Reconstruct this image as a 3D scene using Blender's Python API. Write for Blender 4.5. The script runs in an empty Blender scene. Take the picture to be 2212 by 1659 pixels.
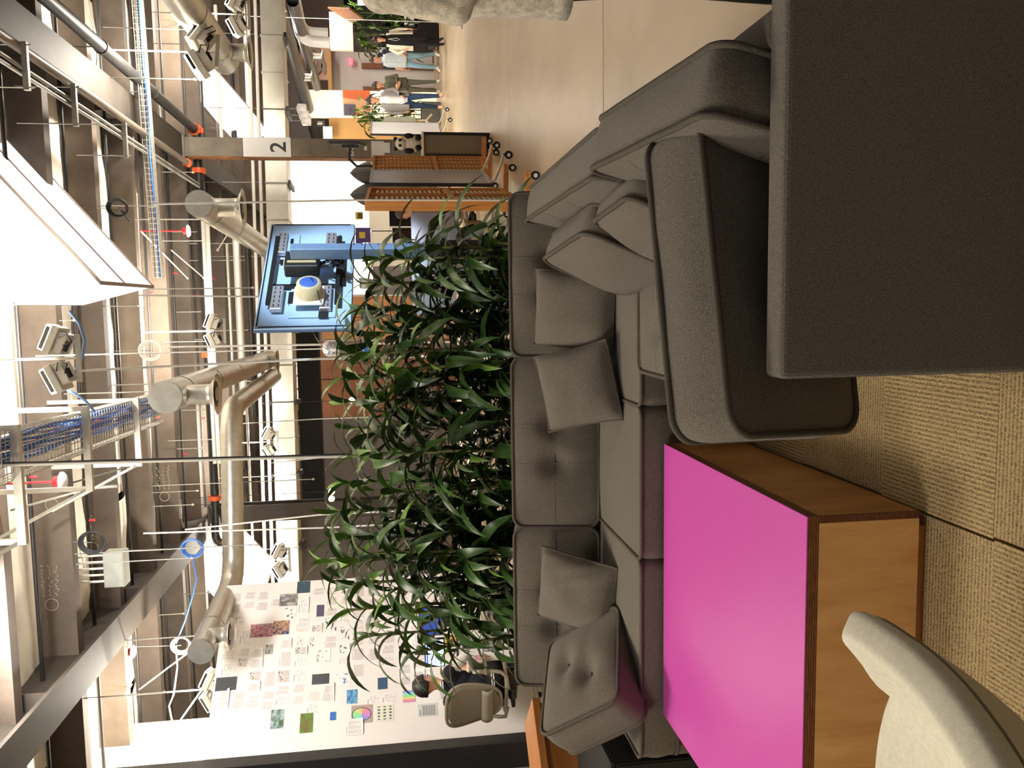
import bpy, bmesh, math, random
from mathutils import Vector, Matrix, Euler, noise
R = math.radians
random.seed(11)
rnd = random.Random(5)
sc = bpy.context.scene
COL = sc.collection

# ------------------------------------------------------------------ camera
# The photograph was taken with the phone held upright and stored lying on its
# side, so the camera is rolled by a quarter turn.
FPX, CAMH = 1789.0, 1.36
def cam_axes():
    pi, ro, ya = R(7.93), R(-1.607), R(5.606)
    fwd = Vector((-math.sin(ya) * math.cos(pi), math.cos(ya) * math.cos(pi), -math.sin(pi)))
    right = Vector((math.cos(ya), math.sin(ya), 0)); up = right.cross(fwd)
    r2 = math.cos(ro) * right + math.sin(ro) * up
    u2 = -math.sin(ro) * right + math.cos(ro) * up
    return r2, u2, fwd
CR, CU, CF = cam_axes()
EYE = Vector((0, 0, CAMH))
cd = bpy.data.cameras.new('camera'); cam = bpy.data.objects.new('camera', cd); COL.objects.link(cam)
m = Matrix((( -CU.x, CR.x, -CF.x), (-CU.y, CR.y, -CF.y), (-CU.z, CR.z, -CF.z))).to_4x4()
m.translation = EYE; cam.matrix_world = m
cd.sensor_fit = 'HORIZONTAL'; cd.sensor_width = 36.0; cd.lens = FPX / 2212 * 36
cd.clip_start = 0.05; cd.clip_end = 200
sc.camera = cam
def ray(x, y): return CF + (1659 - y - 829.5) / FPX * CR - (x - 1106) / FPX * CU
def py(x, y, Y): d = ray(x, y); return EYE + d * (Y / d.y)          # survey: the point at depth Y
def pz(x, y, z=0.0): d = ray(x, y); return EYE + d * ((z - CAMH) / d.z)   # survey: the point at height z

# ------------------------------------------------------------------ view, world, lamps
vs = sc.view_settings
vs.view_transform = 'Standard'; vs.look = 'None'; vs.exposure = 0.75; vs.gamma = 1.0; vs.use_curve_mapping = False
sc.cycles.max_bounces = 8; sc.cycles.diffuse_bounces = 4; sc.cycles.glossy_bounces = 4
sc.cycles.sample_clamp_indirect = 6.0
w = bpy.data.worlds.new('world'); sc.world = w; w.use_nodes = True
w.node_tree.nodes['Background'].inputs[0].default_value = (1.0, 0.92, 0.82, 1)
w.node_tree.nodes['Background'].inputs[1].default_value = 0.10
def lamp(name, kind, loc, energy, color=(1, .94, .84), size=.4, target=None, size_y=None, spot=None):
    l = bpy.data.lights.new(name, kind); l.energy = energy; l.color = color
    if kind == 'AREA':
        l.size = size
        if size_y: l.shape = 'RECTANGLE'; l.size_y = size_y
    else: l.shadow_soft_size = size
    if spot: l.spot_size = R(spot); l.spot_blend = .6
    o = bpy.data.objects.new(name, l); COL.objects.link(o); o.location = loc
    if target is not None: o.rotation_euler = (Vector(target) - Vector(loc)).to_track_quat('-Z', 'Y').to_euler()
    return o

# added fill lights: far ones hidden behind the long duct, seat ones out of view
for k, (x, y, z, e) in enumerate(((-1.5, 18.0, 3.7, 90), (3.5, 18.5, 3.75, 85), (3.0, 23.0, 4.2, 120), (7.5, 22.0, 4.0, 115))):
    lamp('hall_fill_light', 'AREA', (x, y, z), e, (1, .90, .76), 2.4, (x, y, 0), .8)  # unseen fill added for the far end of the hall
lamp('seat_fill_light', 'AREA', (-2.2, 3.6, 4.6), 80, (1, .91, .78), 1.6, (-1.4, 3.2, 0), 1.0)  # unseen fill added over the seats
lamp('seat_fill_light', 'AREA', (2.4, 4.6, 4.6), 70, (1, .91, .78), 1.6, (2.0, 4.8, 0), 1.0)
lamp('seat_fill_light', 'AREA', (-3.3, .5, 3.2), 40, (1, .92, .80), 1.4, (-1.1, 2.0, .2), 1.0)  # unseen fill added to brighten the table front
lamp('hall_fill_light', 'AREA', (4.5, 15.9, 3.45), 80, (1, .95, .88), 1.0, (4.0, 19.0, 1.0), .5)  # fill added to brighten the far whiteboard
lamp('board_fill_light', 'AREA', (-2.3, 6.2, 4.3), 70, (1, .95, .90), .8, (-3.9, 8.8, 1.7), .5)  # fill added to brighten the papered board
lamp('led_panel_lamp', 'SPOT', (2.9, 3.3, 3.0), 620, (.70, .85, 1), .12, (.28, 5.6, 1.75), spot=21)

# ------------------------------------------------------------------ materials
MATS = {}
def mat(name, col, rough=.6, metal=0.0, var=0.0, vs_=8.0, stretch=(1, 1, 1), bump=0.0, bs=60.0, col2=None, coat=0.0, emit=None, es=0.0, coord='Object', spec=.5, detail=4.0, alpha=None, trans=0.0, sheen=0.0, lo=.35, hi=.65):
    """A node material: base colour broken up by stretched noise between col and col2, fine relief from a second noise."""
    if name in MATS: return MATS[name]
    M = bpy.data.materials.new(name); M.use_nodes = True; nt = M.node_tree; b = nt.nodes['Principled BSDF']
    b.inputs['Base Color'].default_value = (*col, 1); b.inputs['Roughness'].default_value = rough; b.inputs['Metallic'].default_value = metal
    b.inputs['Specular IOR Level'].default_value = spec; b.inputs['Coat Weight'].default_value = coat
    b.inputs['Sheen Weight'].default_value = sheen
    if trans: b.inputs['Transmission Weight'].default_value = trans
    if emit: b.inputs['Emission Color'].default_value = (*emit, 1); b.inputs['Emission Strength'].default_value = es
    tc = nt.nodes.new('ShaderNodeTexCoord')
    if var or col2:
        mp = nt.nodes.new('ShaderNodeMapping'); mp.inputs['Scale'].default_value = stretch
        nt.links.new(tc.outputs[coord], mp.inputs['Vector'])
        n = nt.nodes.new('ShaderNodeTexNoise'); n.inputs['Scale'].default_value = vs_; n.inputs['Detail'].default_value = detail; n.inputs['Roughness'].default_value = .65
        nt.links.new(mp.outputs[0], n.inputs['Vector'])
        cr = nt.nodes.new('ShaderNodeValToRGB')
        c2 = col2 or tuple(max(0, c * (1 - var)) for c in col); c1 = col if col2 else tuple(min(1, c * (1 + var)) for c in col)
        cr.color_ramp.elements[0].position = lo; cr.color_ramp.elements[1].position = hi
        cr.color_ramp.elements[0].color = (*c2, 1); cr.color_ramp.elements[1].color = (*c1, 1)
        nt.links.new(n.outputs['Fac'], cr.inputs[0]); nt.links.new(cr.outputs[0], b.inputs['Base Color'])
    if bump:
        n2 = nt.nodes.new('ShaderNodeTexNoise'); n2.inputs['Scale'].default_value = bs; n2.inputs['Detail'].default_value = 3
        nt.links.new(tc.outputs[coord], n2.inputs['Vector'])
        bp = nt.nodes.new('ShaderNodeBump'); bp.inputs['Strength'].default_value = bump; bp.inputs['Distance'].default_value = .01
        nt.links.new(n2.outputs['Fac'], bp.inputs['Height']); nt.links.new(bp.outputs[0], b.inputs['Normal'])
    MATS[name] = M
    return M
def lin(r, g, b): return tuple(((c / 255 + .055) / 1.055) ** 2.4 if c > 10 else c / 255 / 12.92 for c in (r, g, b))

FAB = mat('grey_wool_upholstery', lin(110, 103, 92), .95, var=.34, vs_=330, bump=.35, bs=420, spec=.15, sheen=.15, detail=2)
FABP = mat('grey_wool_piping', lin(94, 88, 78), .95, var=.3, vs_=330, bump=.3, bs=420, spec=.1)
PINK = mat('pink_laminate', lin(212, 84, 178), .33, spec=.5, bump=.02, bs=300)
PLYF = mat('birch_ply_face', lin(236, 184, 120), .42, col2=lin(208, 148, 84), vs_=3.0, stretch=(6, 1, 1.0), bump=.03, bs=80, detail=6, lo=.3, hi=.7)
PLYE = mat('ply_edge_dark', lin(122, 70, 34), .6, col2=lin(78, 40, 18), vs_=40, stretch=(1, 1, 12), bump=.1, bs=200)
PLYE2 = mat('ply_edge_light', lin(168, 108, 60), .6, col2=lin(120, 70, 36), vs_=40, stretch=(1, 1, 12))
OAK = mat('oak_wood', lin(214, 150, 78), .45, col2=lin(178, 112, 50), vs_=5, stretch=(7, 7, .7), bump=.03, detail=7, lo=.3, hi=.72)
OAKX = mat('oak_wood_crosswise', lin(210, 146, 86), .45, col2=lin(180, 116, 58), vs_=5, stretch=(.7, 7, 7), bump=.03, detail=7)
OAKY = mat('oak_wood_lengthwise', lin(214, 146, 84), .45, col2=lin(170, 106, 52), vs_=5, stretch=(7, .7, 7), bump=.03, detail=7)
FELT = mat('cream_felt', lin(222, 216, 194), .95, var=.07, vs_=90, bump=.08, bs=300, spec=.15, sheen=.2)
BLACK = mat('black_metal', lin(26, 26, 28), .45, var=.1, bump=.02)
BLKP = mat('black_plastic', lin(18, 18, 20), .5, var=.1)
RUBBER = mat('dark_rubber', lin(30, 30, 30), .8, var=.1)
STEEL = mat('galvanised_steel', lin(198, 194, 184), .38, metal=.75, var=.1, vs_=14, bump=.03, bs=30)
STEELD = mat('dull_galvanised_steel', lin(150, 148, 140), .5, metal=.55, var=.12, vs_=9)
CHROME = mat('bright_metal', lin(220, 220, 220), .2, metal=1.0, var=.03)
GIRD = mat('brown_painted_steel', lin(60, 52, 44), .65, col2=lin(44, 38, 32), vs_=2.2, stretch=(1, 1, 1), bump=.06, bs=25, detail=6)
JOISTM = mat('brown_joist_steel', lin(94, 82, 71), .7, col2=lin(70, 60, 52), vs_=1.6, bump=.05, bs=20, detail=6)
COLM = mat('grey_column_steel', lin(128, 120, 106), .6, col2=lin(104, 96, 84), vs_=3, bump=.04, bs=25)
RUST = mat('rusty_edge_steel', lin(150, 100, 50), .7, col2=lin(92, 60, 36), vs_=5, bump=.05)
INSUL = mat('white_insulation_sheet', lin(238, 230, 214), .55, var=.06, vs_=4, bump=.25, bs=7)
PIPEB = mat('black_steel_pipe', lin(30, 28, 27), .5, var=.2, vs_=6)
ORANGE = mat('orange_coupling', lin(224, 96, 44), .5, var=.1)
RED = mat('red_plastic', lin(204, 36, 44), .45, var=.06)
WHITE = mat('white_paint', lin(236, 232, 224), .5, var=.02, vs_=3)
WHITEP = mat('white_plastic', lin(240, 240, 238), .35, var=.02)
CREAM = mat('cream_laminate', lin(232, 222, 198), .5, var=.03)
CORD = mat('white_rope_cable', lin(226, 222, 212), .55, var=.05)
BLUEC = mat('blue_network_cable', lin(70, 120, 200), .5, var=.15, vs_=30)
TANW = mat('tan_painted_wall', lin(206, 158, 96), .7, var=.04, vs_=3)
GREYW = mat('pale_grey_wall', lin(196, 188, 184), .7, var=.03, vs_=2)
DARK = mat('dark_void', lin(34, 30, 27), .8, var=.2)
BROWNB = mat('brown_board', lin(132, 84, 52), .6, col2=lin(104, 62, 36), vs_=4, stretch=(1, 1, 5))
CHAIRM = mat('taupe_mesh_fabric', lin(132, 122, 104), .8, var=.12, vs_=260, bump=.2, bs=500)
CHAIRF = mat('taupe_plastic_frame', lin(142, 132, 114), .5, var=.05)
ALU = mat('brushed_aluminium', lin(206, 206, 212), .35, metal=.7, var=.04, vs_=30)
TAUPE = mat('tan_tube_metal', lin(198, 186, 162), .35, metal=.3, var=.04)

# ------------------------------------------------------------------ mesh builder
class MB:
    """Collects boxes, tubes, lathes and sheets and links them as ONE mesh object."""
    def __init__(s): s.v = []; s.f = []; s.m = []; s.sm = []
    def add(s, vs, fs, mi=0, smooth=False, M=None):
        o = len(s.v)
        s.v += [tuple(M @ Vector(p)) if M is not None else tuple(p) for p in vs]
        for f in fs: s.f.append([i + o for i in f]); s.m.append(mi); s.sm.append(smooth)
        return s
    def box(s, a, b, mi=0, M=None):
        x0, y0, z0 = (min(a[i], b[i]) for i in range(3)); x1, y1, z1 = (max(a[i], b[i]) for i in range(3))
        vs = [(x0, y0, z0), (x1, y0, z0), (x1, y1, z0), (x0, y1, z0), (x0, y0, z1), (x1, y0, z1), (x1, y1, z1), (x0, y1, z1)]
        return s.add(vs, [(3, 2, 1, 0), (4, 5, 6, 7), (0, 1, 5, 4), (1, 2, 6, 5), (2, 3, 7, 6), (3, 0, 4, 7)], mi, M=M)
    def cbox(s, c, sz, mi=0, rot=None, M=None):
        T = Matrix.Translation(c) @ (Euler(rot).to_matrix().to_4x4() if rot else Matrix.Identity(4))
        if M is not None: T = M @ T
        h = [k / 2 for k in sz]
        return s.box((-h[0], -h[1], -h[2]), h, mi, T)
    def beam(s, p, q, w, h, mi=0, up=(0, 0, 1)):
        p, q = Vector(p), Vector(q); d = q - p; z = d.normalized(); u = Vector(up)
        if abs(z.dot(u)) > .98: u = Vector((0, 1, 0))
        x = u.cross(z).normalized(); y = z.cross(x)
        T = Matrix((x, y, z)).transposed().to_4x4(); T.translation = (p + q) / 2
        return s.box((-w / 2, -h / 2, -d.length / 2), (w / 2, h / 2, d.length / 2), mi, T)
    def tube(s, pts, r, n=8, mi=0, cap=True, closed=False, smooth=True):
        pts = [Vector(p) for p in pts]; N = len(pts); rs = r if isinstance(r, (list, tuple)) else [r] * N
        vs = []; ref = None
        for i, p in enumerate(pts):
            a = pts[i - 1] if (i > 0 or closed) else p; b = pts[(i + 1) % N] if (i < N - 1 or closed) else p
            t = (b - a).normalized() if (b - a).length > 1e-9 else Vector((0, 0, 1))
            if ref is None:
                ref = Vector((0, 0, 1)) if abs(t.z) < .9 else Vector((1, 0, 0))
            u = (ref - t * ref.dot(t)).normalized(); v = t.cross(u); ref = u
            for k in range(n):
                an = 2 * math.pi * k / n; vs.append(p + (u * math.cos(an) + v * math.sin(an)) * rs[i])
        fs = []
        for i in range(N if closed else N - 1):
            j = (i + 1) % N
            for k in range(n): fs.append((i * n + k, i * n + (k + 1) % n, j * n + (k + 1) % n, j * n + k))
        s.add(vs, fs, mi, smooth)
        if cap and not closed: s.add(vs[:n], [tuple(range(n))[::-1]], mi); s.add(vs[-n:], [tuple(range(n))], mi)
        return s
    def lathe(s, prof, n=20, mi=0, M=None, smooth=True, caps=True):
        vs = [(r * math.cos(2 * math.pi * k / n), r * math.sin(2 * math.pi * k / n), z) for r, z in prof for k in range(n)]
        fs = [(i * n + k, i * n + (k + 1) % n, (i + 1) * n + (k + 1) % n, (i + 1) * n + k) for i in range(len(prof) - 1) for k in range(n)]
        s.add(vs, fs, mi, smooth, M)
        if caps:
            if prof[0][0] > 1e-6: s.add(vs[:n], [tuple(range(n))[::-1]], mi, False, M)
            if prof[-1][0] > 1e-6: s.add(vs[-n:], [tuple(range(n))], mi, False, M)
        return s
    def prism(s, poly, h0, h1, mi=0, M=None):
        n = len(poly); vs = [(x, y, h0) for x, y in poly] + [(x, y, h1) for x, y in poly]
        fs = [tuple(range(n))[::-1], tuple(range(n, 2 * n))] + [(i, (i + 1) % n, n + (i + 1) % n, n + i) for i in range(n)]
        return s.add(vs, fs, mi, M=M)
    def grid(s, fn, nu, nv, mi=0, smooth=True, M=None, wrap=False):
        vs = [fn(i / nu, j / nv) for j in range(nv + 1) for i in range(nu + 1)]
        W = nu + 1
        fs = [(j * W + i, j * W + i + 1, (j + 1) * W + i + 1, (j + 1) * W + i) for j in range(nv) for i in range(nu)]
        return s.add(vs, fs, mi, smooth, M)
    def ball(s, c, r, n=12, mi=0, M=None):
        r = r if isinstance(r, (list, tuple)) else (r, r, r); vs = []; fs = []
        h = n // 2
        for j in range(h + 1):
            th = math.pi * j / h
            for k in range(n):
                ph = 2 * math.pi * k / n
                vs.append((c[0] + r[0] * math.sin(th) * math.cos(ph), c[1] + r[1] * math.sin(th) * math.sin(ph), c[2] + r[2] * math.cos(th)))
        for j in range(h):
            for k in range(n): fs.append((j * n + k, (j + 1) * n + k, (j + 1) * n + (k + 1) % n, j * n + (k + 1) % n))
        return s.add(vs, fs, mi, True, M)
    def mesh(s, name, mats):
        me = bpy.data.meshes.new(name); me.from_pydata(s.v, [], s.f)
        for k in (mats if isinstance(mats, (list, tuple)) else [mats]): me.materials.append(k)
        me.polygons.foreach_set('material_index', s.m); me.polygons.foreach_set('use_smooth', s.sm); me.update()
        return me
    def build(s, name, mats, parent=None, bevel=0.0, solid=0.0, sub=0, loc=None, rot=None, seg=2):
        o = bpy.data.objects.new(name, s.mesh(name, mats)); COL.objects.link(o)
        if loc is not None: o.location = loc
        if rot is not None: o.rotation_euler = rot
        if parent is not None: o.parent = parent
        if solid: md = o.modifiers.new('thick', 'SOLIDIFY'); md.thickness = solid; md.offset = 0
        if bevel:
            md = o.modifiers.new('edge', 'BEVEL'); md.width = bevel; md.segments = seg; md.limit_method = 'ANGLE'; md.angle_limit = R(40)
        if sub: md = o.modifiers.new('soft', 'SUBSURF'); md.levels = sub; md.render_levels = sub
        return o
def tag(o, label=None, cat=None, group=None, kind=None):
    if label: o['label'] = label
    if cat: o['category'] = cat
    if group: o['group'] = group
    if kind: o['kind'] = kind
    return o
def thing(name, label, cat, loc=(0, 0, 0), rot=(0, 0, 0), group=None):
    o = bpy.data.objects.new(name, None); COL.objects.link(o); o.empty_display_size = .1
    o.location = loc; o.rotation_euler = rot
    return tag(o, label, cat, group)
def struct(o, label, cat): return tag(o, label, cat, kind='structure')
def inst(src, parent, loc, rot=(0, 0, 0), scale=(1, 1, 1)):
    c = src.copy(); COL.objects.link(c); c.parent = parent; c.location = loc; c.rotation_euler = rot; c.scale = scale
    return c
def copy_thing(root, loc, rot, label):
    def rec(o, par):
        c = o.copy(); COL.objects.link(c); c.parent = par
        for ch in list(o.children): rec(ch, c)
        return c
    r = rec(root, None); r.location = loc; r.rotation_euler = rot; r['label'] = label
    return r
def text(name, body, size, M, material, parent=None, ext=.001, bold=0.0):
    cu = bpy.data.curves.new(name, 'FONT'); cu.body = body; cu.size = size; cu.extrude = ext; cu.offset = bold
    cu.align_x = 'CENTER'; cu.align_y = 'CENTER'; cu.materials.append(material)
    o = bpy.data.objects.new(name, cu); COL.objects.link(o); bpy.context.view_layer.update()
    me = bpy.data.meshes.new_from_object(o.evaluated_get(bpy.context.evaluated_depsgraph_get())); bpy.data.objects.remove(o); bpy.data.curves.remove(cu)
    me.name = name; o = bpy.data.objects.new(name, me); COL.objects.link(o); o.matrix_world = M
    if parent is not None: o.parent = parent
    return o
def frame_from(x, y, o):
    x = Vector(x).normalized(); y = Vector(y); y = (y - x * y.dot(x)).normalized(); z = x.cross(y)
    T = Matrix((x, y, z)).transposed().to_4x4(); T.translation = o
    return T
def arc(c, r, a0, a1, n, ax='xy'):
    out = []
    for k in range(n + 1):
        a = a0 + (a1 - a0) * k / n; p = (math.cos(a) * r, math.sin(a) * r)
        q = {'xy': (p[0], p[1], 0), 'xz': (p[0], 0, p[1]), 'yz': (0, p[0], p[1])}[ax]
        out.append(Vector(c) + Vector(q))
    return out
# ------------------------------------------------------------------ floor
CONC = mat('polished_concrete', lin(190, 170, 140), .36, col2=lin(168, 148, 120), vs_=.9, stretch=(1.3, .7, 1), bump=.01, bs=3, spec=.6, detail=8)
JOINT = mat('joint_filler', lin(120, 84, 56), .8)
PLANKA = mat('pale_plank_a', lin(206, 190, 160), .45, col2=lin(190, 172, 142), vs_=3, stretch=(1, 8, 1))
PLANKB = mat('pale_plank_b', lin(190, 172, 140), .45, col2=lin(172, 154, 124), vs_=3, stretch=(1, 8, 1))
CARPB = mat('carpet_backing', lin(92, 78, 58), 1.0)
def carpet_mat():
    M = bpy.data.materials.new('loop_carpet'); M.use_nodes = True; nt = M.node_tree; b = nt.nodes['Principled BSDF']
    b.inputs['Roughness'].default_value = 1; b.inputs['Specular IOR Level'].default_value = .05
    tc = nt.nodes.new('ShaderNodeTexCoord')
    wv = nt.nodes.new('ShaderNodeTexWave'); wv.wave_type = 'BANDS'; wv.bands_direction = 'X'; wv.inputs['Scale'].default_value = 26; wv.inputs['Distortion'].default_value = 2.2; wv.inputs['Detail Scale'].default_value = 6
    n = nt.nodes.new('ShaderNodeTexNoise'); n.inputs['Scale'].default_value = 150; n.inputs['Detail'].default_value = 2
    n2 = nt.nodes.new('ShaderNodeTexNoise'); n2.inputs['Scale'].default_value = 22
    for q in (wv, n, n2): nt.links.new(tc.outputs['Object'], q.inputs['Vector'])
    mx = nt.nodes.new('ShaderNodeMath'); mx.operation = 'MULTIPLY_ADD'; mx.inputs[1].default_value = .36; nt.links.new(wv.outputs['Fac'], mx.inputs[0])
    mm = nt.nodes.new('ShaderNodeMath'); mm.operation = 'MULTIPLY'; mm.inputs[1].default_value = .95; nt.links.new(n.outputs['Fac'], mm.inputs[0]); nt.links.new(mm.outputs[0], mx.inputs[2])
    cr = nt.nodes.new('ShaderNodeValToRGB'); e = cr.color_ramp.elements
    e[0].position = .25; e[0].color = (*lin(100, 82, 56), 1); e[1].position = .8; e[1].color = (*lin(188, 164, 120), 1)
    nt.links.new(mx.outputs[0], cr.inputs[0]); nt.links.new(cr.outputs[0], b.inputs['Base Color'])
    bp = nt.nodes.new('ShaderNodeBump'); bp.inputs['Strength'].default_value = .8; bp.inputs['Distance'].default_value = .006
    nt.links.new(mx.outputs[0], bp.inputs['Height']); nt.links.new(bp.outputs[0], b.inputs['Normal'])
    return M
CARPET = carpet_mat()
floor = MB().box((-9, -3, -.2), (14, 38, -.012), 0).build('floor', JOINT)
struct(floor, 'ground slab of the hall under carpet, pale planks and polished concrete', 'floor')
# carpet tiles, 45 cm, laid quarter-turned, ribs running each way in turn
tile_me = MB().box((-.2275, -.2225, -.011), (.2275, .2225, .001)).mesh('carpet_tile', CARPET)
for i in range(-8, 3):
    for j in range(-3, 7):
        cx, cy = -.56 + .457 * (i + .5), 1.70 + .45 * (j + .5)
        o = bpy.data.objects.new('carpet_tile', tile_me); COL.objects.link(o); o.parent = floor
        o.location = (cx, cy, rnd.uniform(-.0008, .0004)); o.rotation_euler = (0, 0, R(90) if (i + j) % 2 == 1 else 0)
for i in range(-8, 3):   # the carpet runs on behind the camera, out of the picture
    o = bpy.data.objects.new('carpet_tile', tile_me); COL.objects.link(o); o.parent = floor; o.location = (-.56 + .457 * (i + .5), .125, 0); o.rotation_euler = (0, 0, R(90) if i % 2 else 0)
# pale plank floor behind the sofa, boards running across
y = 4.86; k = 0
while y < 17.2:
    wd = .235
    for seg in range(2):
        x0 = -7.0 if seg == 0 else -2.4 + (k % 3) * .9; x1 = (-2.4 + (k % 3) * .9) - .004 if seg == 0 else .12 * y
        MB().box((x0, y, .0005), (x1, y + wd - .005, .004 + rnd.uniform(-.0005, .0008))).build('plank', PLANKB if (k * 7 + seg * 3) % 5 in (0, 3) else PLANKA, floor)
    y += wd; k += 1
# polished concrete slabs between saw-cut joints
ys = [-2.9, .6, 5.31, 9.6, 14.2, 19.0, 24.5, 31.0]
xs = [[.72, 1.3 + 0 * k, 6.4, 12] for k in range(7)]
for k in range(7):
    bx = [.55, 6.2, 13.6] if k < 4 else [-8.8, 1.6, 6.2, 13.6]
    if k in (2, 3): bx[0] = .55
    for q in range(len(bx) - 1):
        MB().box((bx[q] + .008, ys[k] + .006, -.011), (bx[q + 1] - .008, ys[k + 1] - .006, 0.0)).build('concrete_slab', CONC, floor)
MB().box((-8.8, 14.21, -.011), (.535, 18.99, -.001)).build('concrete_slab', CONC, floor)
fd = MB().lathe([(.0, .002), (.10, .004), (.10, .0), ], 20); fd.lathe([(.125, .0), (.125, .006), (.1, .006)], 20, 1)
tag(fd.build('floor_box', [STEELD, BLACK], loc=pz(998, 47)), 'round dark floor box lid let into the polished concrete', 'floor box')

# ------------------------------------------------------------------ columns
def ibeam_poly(w, h, t=.02, f=.03):
    a, b = w / 2, h / 2
    return [(-a, -b), (a, -b), (a, -b + f), (t / 2, -b + f), (t / 2, b - f), (a, b - f), (a, b), (-a, b), (-a, b - f), (-t / 2, b - f), (-t / 2, -b + f), (-a, -b + f)]
def column(x, y, ztop, w, label, m=COLM, rust=False):
    c = MB().prism(ibeam_poly(w, w * 1.05), 0, ztop, 0)
    c.cbox((0, 0, .015), (w * 1.5, w * 1.5, .03)); c.cbox((0, 0, ztop - .015), (w * 1.3, w * 1.3, .03))
    o = c.build('column', m, loc=(x, y, 0)); struct(o, label, 'column')
    if rust: MB().box((-w / 2 - .012, -w * .53, .03), (-w / 2, w * .53, ztop - .05)).build('flange_edge', RUST, o)
    return o
c2 = column(2.2, 12.2, 4.16, .25, 'grey steel column wearing a white plate with the number 2', rust=True)
z0, z1 = py(628, 320, 12.05).z, py(525, 320, 12.05).z
sg = MB().box((-.132, -.1395, z0), (.132, -.1335, z1)).build('number_plate', WHITEP, c2, bevel=.002)
T2 = frame_from((1, 0, 0), (0, 0, 1), Vector((0, -.141, z0 + .16)))
text('numeral', '2', .30, T2, BLKP, c2, .001, .004)
T2 = frame_from((1, 0, 0), (0, 0, 1), Vector((-.045, -.1335, py(758, 325, 12.05).z))); text('chalk_mark', 'E/2', .105, T2, WHITEP, c2, .0008, .003)
MB().box((-.125, -.136, 1.44), (.1, -.132, 1.62)).box((-.06, -.136, 1.36), (.08, -.132, 1.44)).box((-.03, -.136, 1.68), (.05, -.132, 1.72)).build('torn_paper', WHITEP, c2)
column(-3.05, 12.6, 4.16, .25, 'brown steel column rising behind the leaves next to the spiral duct', GIRD)
column(7.42, 25.8, 4.16, .34, 'dark steel column behind the pair of people walking close together', GIRD)
column(-3.05, 25.0, 4.16, .3, 'far steel column in line with the brown one behind the leaves', GIRD)
column(2.2, 25.0, 4.16, .3, 'far steel column in line with the numbered one', GIRD)

# ------------------------------------------------------------------ girders, joists, deck
def girder(x, y0, y1, label, wid=.30, z=4.16):
    T = Matrix(((1, 0, 0, x), (0, 0, -1, y0), (0, 1, 0, z + .29), (0, 0, 0, 1)))
    o = MB().prism(ibeam_poly(wid, .58, .025, .035), -(y1 - y0), 0, 0, T).build('girder', GIRD)
    struct(o, label, 'girder')
    for yy in (y0 + 1.3 + 2.5 * k for k in range(int((y1 - y0) / 2.5))):
        for s in (-1, 1): MB().box((x + s * .0125, yy, z + .04), (x + s * (wid / 2 - .01), yy + .014, z + .54)).build('stiffener', GIRD, o)
    return o
girder(2.2, -2, 26, 'brown steel girder running away overhead to the numbered column', .32)
gl = girder(-3.2, -2, 26, 'brown steel girder running away overhead past the grey junction box', .34)
girder(7.42, 8, 27, 'brown steel girder over the far walkway')
ceil_ = MB().box((-9, -3, 5.02), (14, 38, 5.1)).build('ceiling', JOISTM); struct(ceil_, 'roof deck above steel joists with white insulation sheets', 'ceiling')
JY = [4.15, 5.40, 6.62, 7.92, 9.13, 10.38, 11.63, 12.9, 14.15, 15.4, 16.65, 17.9, 19.2, 20.5, 21.8, 23.1, 24.4]
for k, yy in enumerate(JY):
    nm = ['nearest', 'second nearest', 'third nearest', 'fourth', 'fifth', 'sixth', 'seventh', 'eighth', 'ninth', 'tenth', 'eleventh', 'twelfth', 'thirteenth', 'fourteenth', 'fifteenth', 'sixteenth', 'farthest'][k]
    T = Matrix(((0, 0, 1, 0), (1, 0, 0, yy), (0, 1, 0, 4.62), (0, 0, 0, 1)))
    j = MB().prism([(-.01, -.27), (.12, -.27), (.12, -.25), (.02, -.25), (.02, .25), (.12, .25), (.12, .27), (-.01, .27)], -8, 12, 0, T)
    o = j.build('ceiling_joist', JOISTM); struct(o, f'{nm} of the brown roof joists crossing overhead, counted from the sofa', 'joist')
def wavy(x0, x1, y0, y1, z, amp, seed):
    def f(u, v):
        x, y_ = x0 + (x1 - x0) * u, y0 + (y1 - y0) * v
        s = math.sin(math.pi * v) ** .6
        return (x, y_, z - s * (amp * (.7 + 1.2 * noise.noise((x * 1.1, y_ * .6, seed)))) - .02 * noise.noise((x * 3, y_ * 3, seed)))
    return f
for k in range(len(JY) - 1):
    x = -7.0; q = 0
    while x < 9.9:
        wd = rnd.uniform(2.2, 3.2); x1 = min(x + wd, 10)
        MB().grid(wavy(x, x1, JY[k] + .13, JY[k + 1] - .02, 4.66, rnd.uniform(.05, .13), k * 3.1 + q), 24, 10).build('insulation_sheet', INSUL, ceil_)
        x = x1 + .01; q += 1

# ------------------------------------------------------------------ walls
wl = MB().box((-4.95, 2.0, 0), (-4.80, 8.0, 5.0)).build('wall_left', mat('dark_brown_wall', lin(78, 66, 58), .7, col2=lin(60, 50, 44), vs_=3)); struct(wl, 'dark brown side wall in front of the black post', 'wall')
w2 = MB().box((-4.92, 8.2, 0), (-4.74, 9.62, 5.0)).build('wall_left', mat('warm_white_wall', lin(240, 234, 214), .6)); struct(w2, 'tall plain white wall above and behind the paper covered board', 'wall')
tp = MB().box((-4.66, 7.86, 0), (-4.385, 8.04, 5.0)).build('trim_1', mat('black_trim', lin(30, 28, 28), .5, var=.15), bevel=.006); struct(tp, 'black upright post at the end of the paper covered board', 'trim')
wb = MB().box((-9, 30.0, 0), (14, 30.2, 5.02)).build('wall_back', GREYW); struct(wb, 'far end wall of the hall', 'wall')
wr = MB().box((13.6, -3, 0), (13.8, 30, 5.02)).build('wall_right', GREYW); struct(wr, 'far side wall of the hall', 'wall')
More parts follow.
